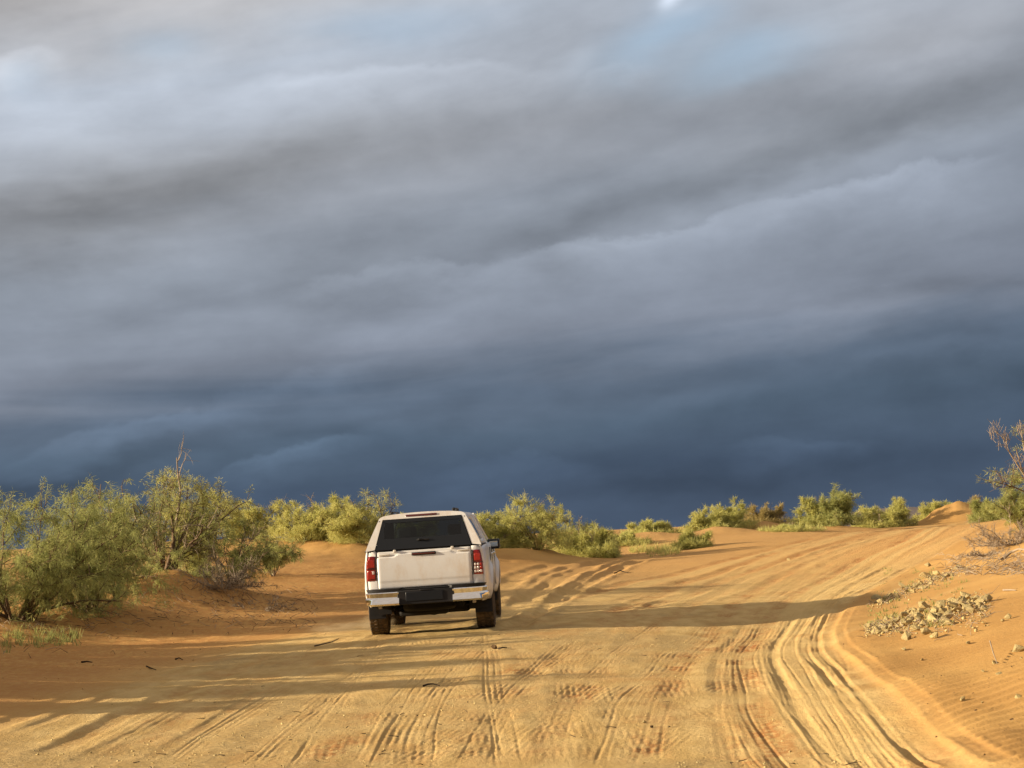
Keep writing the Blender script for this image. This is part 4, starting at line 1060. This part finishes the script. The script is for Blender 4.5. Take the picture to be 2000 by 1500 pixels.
# ------------------------------------------------------------------ stones, sticks, litter
def m_stone(c1, c2, c3):
    def f(n, out):
        tc = n.new('ShaderNodeTexCoord').outputs['Object']; oi = n.new('ShaderNodeObjectInfo').outputs['Random']
        c = n.mix(n.maprange(n.noise(tc, 2.5, 5, .65), .35, .65), c1, c2)
        c = n.mix(n.math('MULTIPLY', oi, .5), c, c3)
        pbsdf(n, out, c, .92, 0, .15, bump(n, n.noise(tc, 6, 5, .7), .6, .15))
    return f
M['stone'] = material('pale_stone', m_stone((.42, .325, .145), (.56, .455, .225), (.44, .35, .18)))
M['clod'] = material('dark_clod', m_stone((.10, .065, .035), (.16, .10, .05), (.12, .08, .05)))
M['stick'] = material('dark_stick', m_bark((.030, .022, .016), (.07, .05, .035)))
def hull(rs, n=13, flat=.7):
    bm = bmesh.new()
    for i in range(n):
        v = rs.normal(0, 1, 3); v /= np.linalg.norm(v); v *= rs.uniform(.78, 1.08) * np.array([1, .85, flat]); bm.verts.new(v)
    r = bmesh.ops.convex_hull(bm, input=bm.verts[:])
    bmesh.ops.delete(bm, geom=[v for v in bm.verts if not v.link_faces], context='VERTS')
    bmesh.ops.recalc_face_normals(bm, faces=bm.faces[:])
    return bm
rk = np.random.RandomState(5)
SM = []
for i in range(14):
    bm = hull(rk, 13 + i % 4, rk.uniform(.5, .95)); me = bpy.data.meshes.new('stone'); bm.to_mesh(me); bm.free(); me.materials.append(M['stone']); SM.append(me)
SD = SM[3].copy(); SD.materials.clear(); SD.materials.append(M['clod'])
def stone(px, py, rpx, label, group=None, me=None, rise=.35, cat='stone', name='stone', zup=0):
    x, y, z = gp(px, py); r = rpx / F * y
    o = child(name, me or SM[rk.randint(len(SM))]); z = surf(x, y)
    o.location = (x, y, z + r * rise + zup); o.scale = (r * rk.uniform(.85, 1.2), r * rk.uniform(.8, 1.15), r * rk.uniform(.7, 1.1))
    o.rotation_euler = (rk.uniform(-.5, .5), rk.uniform(-.5, .5), rk.uniform(0, 6.28))
    o['label'] = label; o['category'] = cat
    if group: o['group'] = group
    return o
GS = 'loose stones on the bank'
for a in [(1945, 1297, 10, 'upright brown stone with a twig stuck behind it on the bank'), (1951, 1318, 9, 'angular pale stone just below the upright brown one'),
          (1990, 1274, 13, 'large pale stone at the frame edge above the scattered ones'), (1996, 1287, 7, 'small flat stone touching the large one at the frame edge'),
          (1881, 1373, 10, 'flat pale chip alone on the rippled sand'), (1919, 1375, 4, 'tiny flake beside the flat pale chip'), (1989, 1364, 9, 'round half buried stone low on the rippled bank'),
          (1969, 1211, 9, 'pale stone between the rubble heap and the frame edge'), (1958, 1214, 5, 'small stone next to the pale one past the heap'), (1891, 1259, 6, 'small stone right below the rubble heap'),
          (1766, 1271, 7, 'stone fallen below the toe of the rubble heap'), (1801, 1291, 5, 'little stone lowest below the rubble heap'), (1921, 1316, 5, 'small stone left of the angular pale one'), (1812, 1107, 8, 'pale stone at the edge of the track above the far rubble'),
          (1540, 1094, 4, 'single pale stone lying in the ruts near the crest'), (1258, 1413, 5, 'pale pebble in the gravelly middle of the track')]:
    stone(a[0], a[1], a[2], a[3], GS)
for a in [(1977, 1408, 6, 'dark clod lowest on the rippled bank'), (1804, 1328, 5, 'dark clod on the ripples below the heap'), (1907, 1397, 4, 'small dark clod between chip and dark clod'), (1273, 1424, 5, 'dark brown clod in the reddish tyre print'),
          (966, 1267, 9, 'dark clod lying behind the pickup')]:
    stone(a[0], a[1], a[2], a[3], 'dark clods', SD, cat='clod', name='clod')
# rubble heap: big blocks, then the rest
for a in [(1771, 1250, 13, 'tall narrow block at the lower end of the rubble heap'), (1822, 1216, 19, 'largest grey block crowning the front of the rubble heap'), (1808, 1238, 15, 'leaning slab in front of the largest grey block'),
          (1827, 1246, 14, 'dark veined block at the toe of the rubble heap'), (1853, 1222, 13, 'rounded block beside the largest grey one'), (1790, 1232, 12, 'slanting slab behind the tall narrow block'),
          (1878, 1178, 13, 'grey block high on the rubble heap'), (1861, 1186, 11, 'brown block near the top of the rubble heap'), (1808, 1192, 12, 'flat cream slab in the middle of the rubble heap'), (1781, 1198, 12, 'long cream slab on the side of the heap facing the track'),
          (1807, 1127, 15, 'tallest block in the far strip of rubble'), (1764, 1147, 12, 'pale block at the low end of the far strip'), (1738, 1166, 9, 'round stone where the far strip meets the track')]:
    stone(a[0], a[1], a[2], a[3], 'blocks of the rubble heap', rise=.35)
def heap(n, quad, r0, r1, label, group, lift):
    (ax, ay), (bx, by), wy = quad
    for i in range(n):
        t = rk.rand(); v = rk.normal(0, .42)
        px = ax + (bx - ax) * t + rk.normal(0, 6); py = ay + (by - ay) * t + v * wy * (.35 + 1.3 * t * (1.25 - t))
        stone(px, py, (r0 + (r1 - r0) * rk.rand() ** 2.2), label, group, rise=.08 + .35 * rk.rand(), zup=lift * math.exp(-v * v * 3) * rk.rand() * math.sin(t * math.pi))
heap(190, ((1700, 1232), (1928, 1180), 34), 3.2, 15, 'pale jagged stone in the near rubble heap on the bank', 'stones of the near rubble heap', .10)
heap(80, ((1712, 1178), (1880, 1112), 11), 2.5, 11, 'pale jagged stone in the far strip of rubble along the track', 'stones of the far rubble strip', .06)

def scatter(name, n, fn, rmin, rmax, mat, label, kind='stuff', verts=9, sunk=.2):
    """many small stones joined, for what nobody could count"""
    V = []; Fa = []; b = 0; P = []
    while len(P) < n:
        p = fn()
        if p is not None: P.append(p)
    P = np.array(P); zz = mid_h(P[:, 0], P[:, 1]) + detail(P[:, 0].copy(), P[:, 1].copy())[0]
    tmp = []
    for k in range(8):
        bm = hull(rk, verts, .7); bmesh.ops.triangulate(bm, faces=bm.faces[:]); bm.verts.index_update()
        live = [v for v in bm.verts]; tmp.append((np.array([v.co for v in live]), np.array([[v.index for v in f.verts] for f in bm.faces]))); bm.free()
    for (x, y), z in zip(P, zz):
        v, f = tmp[rk.randint(8)]; a = rk.uniform(0, 6.28); r = rmin + (rmax - rmin) * rk.rand() ** 3
        ca, sa = math.cos(a), math.sin(a); q = v @ np.array([[ca, sa, 0], [-sa, ca, 0], [0, 0, 1]]) * r * rk.uniform(.7, 1.3, 3)
        V.append(q + (x, y, z + r * sunk)); Fa.append(f + b); b += len(v)
    o = child(name, poly_mesh(name, np.concatenate(V), np.concatenate(Fa), M[mat], False)); o['kind'] = kind; o['label'] = label
    return o
def on_track():
    y = 10.5 + 22 * rk.rand() ** 1.5; x = rk.uniform(-.24, .25) * y
    xl = np.interp(y, *road_l); xr = np.interp(y, *edge)
    if not xl + .4 < x < xr - .3: return None
    g = fbm(np.array([x * .55]), np.array([y * .35]), 4, 60)[0]
    return (x, y) if rk.rand() < .06 + 3.5 * max(g, 0) else None
scatter('gravel', 2600, on_track, .003, .015, 'stone', 'fine pale gravel strewn over the hard middle of the track')
def on_sand():
    y = 10.5 + 28 * rk.rand() ** 1.3; x = rk.uniform(-.26, .26) * y
    return (x, y) if (x < np.interp(y, *road_l) or x > np.interp(y, *edge)) and rk.rand() < .5 + 3 * fbm(np.array([x]), np.array([y]), 2, 80)[0] else None
scatter('sand_crumbs', 480, on_sand, .004, .014, 'clod', 'dark crumbs of soil dotted over the wind blown sand')
def in_heap():
    if rk.rand() < .7: t = rk.rand(); px, py = 1690 + 245 * t, 1238 - 52 * t + rk.normal(0, 15) * (.4 + t)
    else: t = rk.rand(); px, py = 1700 + 190 * t, 1185 - 74 * t + rk.normal(0, 6)
    return gp(px, py)[:2]
scatter('rubble', 1300, in_heap, .008, .030, 'stone', 'small broken rubble filling the gaps between the heaped stones', sunk=.4)

# sticks and litter
def stick(name, pts, r, label, mat='stick', cat='stick', lift=.012, group=None):
    P = []
    for px, py, h in pts:
        x, y, z = gp(px, py); P.append((x, y, surf(x, y) + lift + h))
    P = np.array(P); V, Fa = tubes([(P, np.linspace(r, r * .45, len(P)))], 5)
    V -= P[0]; me = poly_mesh(name, V, Fa, M[mat]); o = child(name, me); o.location = P[0]; o['label'] = label; o['category'] = cat
    if group: o['group'] = group
stick('stick', [(827, 1342, .0), (836, 1341, .008), (846, 1340, .01), (859, 1341, .0)], .011, 'short dark stick with a knobbly middle lying across the track')
stick('stick', [(614, 1264, .0), (630, 1263, .03), (648, 1259, .03), (662, 1256, .05)], .012, 'thin bent twig on the pale dusty sand beside the track', 'bark')
stick('stick', [(974, 1269, 0), (982, 1270, .01), (990, 1268, .0)], .013, 'dark splinter next to the clod behind the pickup')
stick('stick', [(160, 1297, 0), (170, 1296, .02), (180, 1297, 0)], .014, 'dark stub of wood on the shaded sand')
stick('stick', [(286, 1305, 0), (295, 1308, .01), (305, 1309, 0)], .010, 'flat dark twig further along the shaded sand')
stick('stick', [(343, 1291, 0), (350, 1290, .01), (357, 1291, 0)], .011, 'small dark twig nearest the ruts on the shaded sand')
stick('stick', [(1935, 1280, .10), (1941, 1290, .04), (1948, 1301, 0)], .006, 'thin twig sticking up by the upright brown stone', 'deadwood')
stick('stick', [(1958, 1094, .0), (1975, 1088, .06), (1990, 1085, .09), (2010, 1082, .05)], .03, 'bleached branch lying on the bank below the brushwood', 'deadwood')
stick('stick', [(1960, 1155, 0), (1972, 1156, .01), (1985, 1155, 0)], .014, 'short bleached stick on the bank', 'deadwood')
stick('stick', [(1200, 1119, 0), (1212, 1118, .02), (1226, 1120, 0)], .02, 'dark stick beside the ruts of the dip')
def litter(name, n, fn, label, mat, L=.12, up=.02, r=.004):
    lines = []; k = 0
    while k < n:
        p = fn()
        if p is None: continue
        k += 1; a = rk.uniform(0, 6.28); l = L * rk.uniform(.4, 1.3); P = []
        for t in (0, .5, 1): P.append((p[0] + math.cos(a) * l * t + rk.normal(0, .01), p[1] + math.sin(a) * l * t, 0))
        P = np.array(P); P[:, 2] = mid_h(P[:, 0], P[:, 1]) + .006 + np.array([0, up * rk.rand(), up * 1.5 * rk.rand()]); lines.append((P, [r, r * .8, r * .4]))
    V, Fa = tubes(lines, 3); o = child(name, poly_mesh(name, V, Fa, M[mat])); o['kind'] = 'stuff'; o['label'] = label
def under_shrubs():
    px, py = rk.uniform(-30, 620), 0; py = 1215 - .04 * px + rk.normal(0, 30)
    if px > 250: py = 1190 + rk.normal(0, 26)
    return gp(px, py)[:2]
litter('twig_litter', 420, under_shrubs, 'fallen twigs littering the shaded sand under the shrubs', 'bark', .22, .06, .005)
litter('pale_litter', 140, under_shrubs, 'pale broken twigs on the slope below the shrubs', 'deadwood', .25, .08, .005)
litter('brush_litter', 260, lambda: gp(rk.uniform(1840, 2010), rk.uniform(1085, 1125))[:2], 'dry twig litter below the brushwood on the bank', 'deadwood', .25, .08, .006)
litter('heap_litter', 320, in_heap, 'straw and dry stems caught among the heaped stones', 'deadwood', .16, .07, .004)
litter('track_litter', 70, on_track, 'tiny dark twigs scattered on the track', 'stick', .07, .01, .004)
# low weeds
def weeds(name, n, fn, label, mat, L=.14):
    V = []; T = []
    for k in range(n):
        x, y = fn(); z = gz(x, y)
        for u in range(12):
            a = rk.uniform(0, 6.28); l = L * rk.uniform(.4, 1.2); o = np.array([x + rk.normal(0, .03), y + rk.normal(0, .03), z - .01])
            d = np.array([math.cos(a) * .6, math.sin(a) * .6, rk.uniform(.5, 1.2)]) * l; s_ = np.array([-math.sin(a), math.cos(a), 0]) * .006
            V += [o - s_, o + s_, o + d * .6 + s_ * .8, o + d]; T += [rk.rand()] * 4
    V = np.array(V); o = child(name, poly_mesh(name, V, np.arange(len(V)).reshape(-1, 4), M[mat], False, np.array(T))); o['kind'] = 'stuff'; o['label'] = label
weeds('weeds', 110, lambda: gp(*( (1700 + 190 * rk.rand(), 1180 - 70 * rk.rand()) if rk.rand() < .4 else (1690 + 170 * rk.rand(), 1225 - 40 * rk.rand())))[:2], 'dry yellow green weeds growing through the rubble', 'leaf_olive', .06)
weeds('weeds', 60, lambda: gp(rk.uniform(10, 150), 1250 + rk.normal(0, 9))[:2], 'dark low grass at the foot of the nearest shrubs', 'leaf_olive', .16)
weeds('weeds', 110, lambda: gp(rk.uniform(1230, 1330), 1078 + rk.normal(0, 5))[:2], 'sparse yellow weeds on the sand past the dip', 'leaf_yellow', .25)

# dust thrown up by the rear wheels
def m_dust(den):
    def f(n, out):
        tc = n.new('ShaderNodeTexCoord').outputs['Object']; 
        d_ = n.vmath('LENGTH', tc); fall = n.maprange(d_, 1.0, .15); ns = n.maprange(n.noise(tc, 2.2, 4, .6), .38, .68)
        v = n.new('ShaderNodeVolumePrincipled'); v.inputs['Color'].default_value = (.92, .72, .44, 1); v.inputs['Anisotropy'].default_value = .2
        n.put(v.inputs['Density'], n.math('MULTIPLY', n.math('MULTIPLY', fall, ns), den)); n.l.new(v.outputs[0], out.inputs[1])
    return f
for nm, px, py, D_, sc, den in (('dust', 735, 1232, 29.5, (.35, .55, .16), 5.0), ('dust', 668, 1236, 29.3, (.75, .7, .12), 2.2), ('dust', 950, 1220, 29.5, (.30, .5, .13), 4.5)):
    bm = bmesh.new(); bmesh.ops.create_icosphere(bm, subdivisions=3, radius=1); me = bpy.data.meshes.new('dust'); bm.to_mesh(me); bm.free()
    me.materials.append(material('dust_haze', m_dust(den))); o = child('dust', me); x, y, z = gp(px, py); o.location = (x, y, surf(x, y) + sc[2] * .7); o.scale = sc
    o['kind'] = 'stuff'; o['label'] = 'pale dust kicked up by the rear wheel'
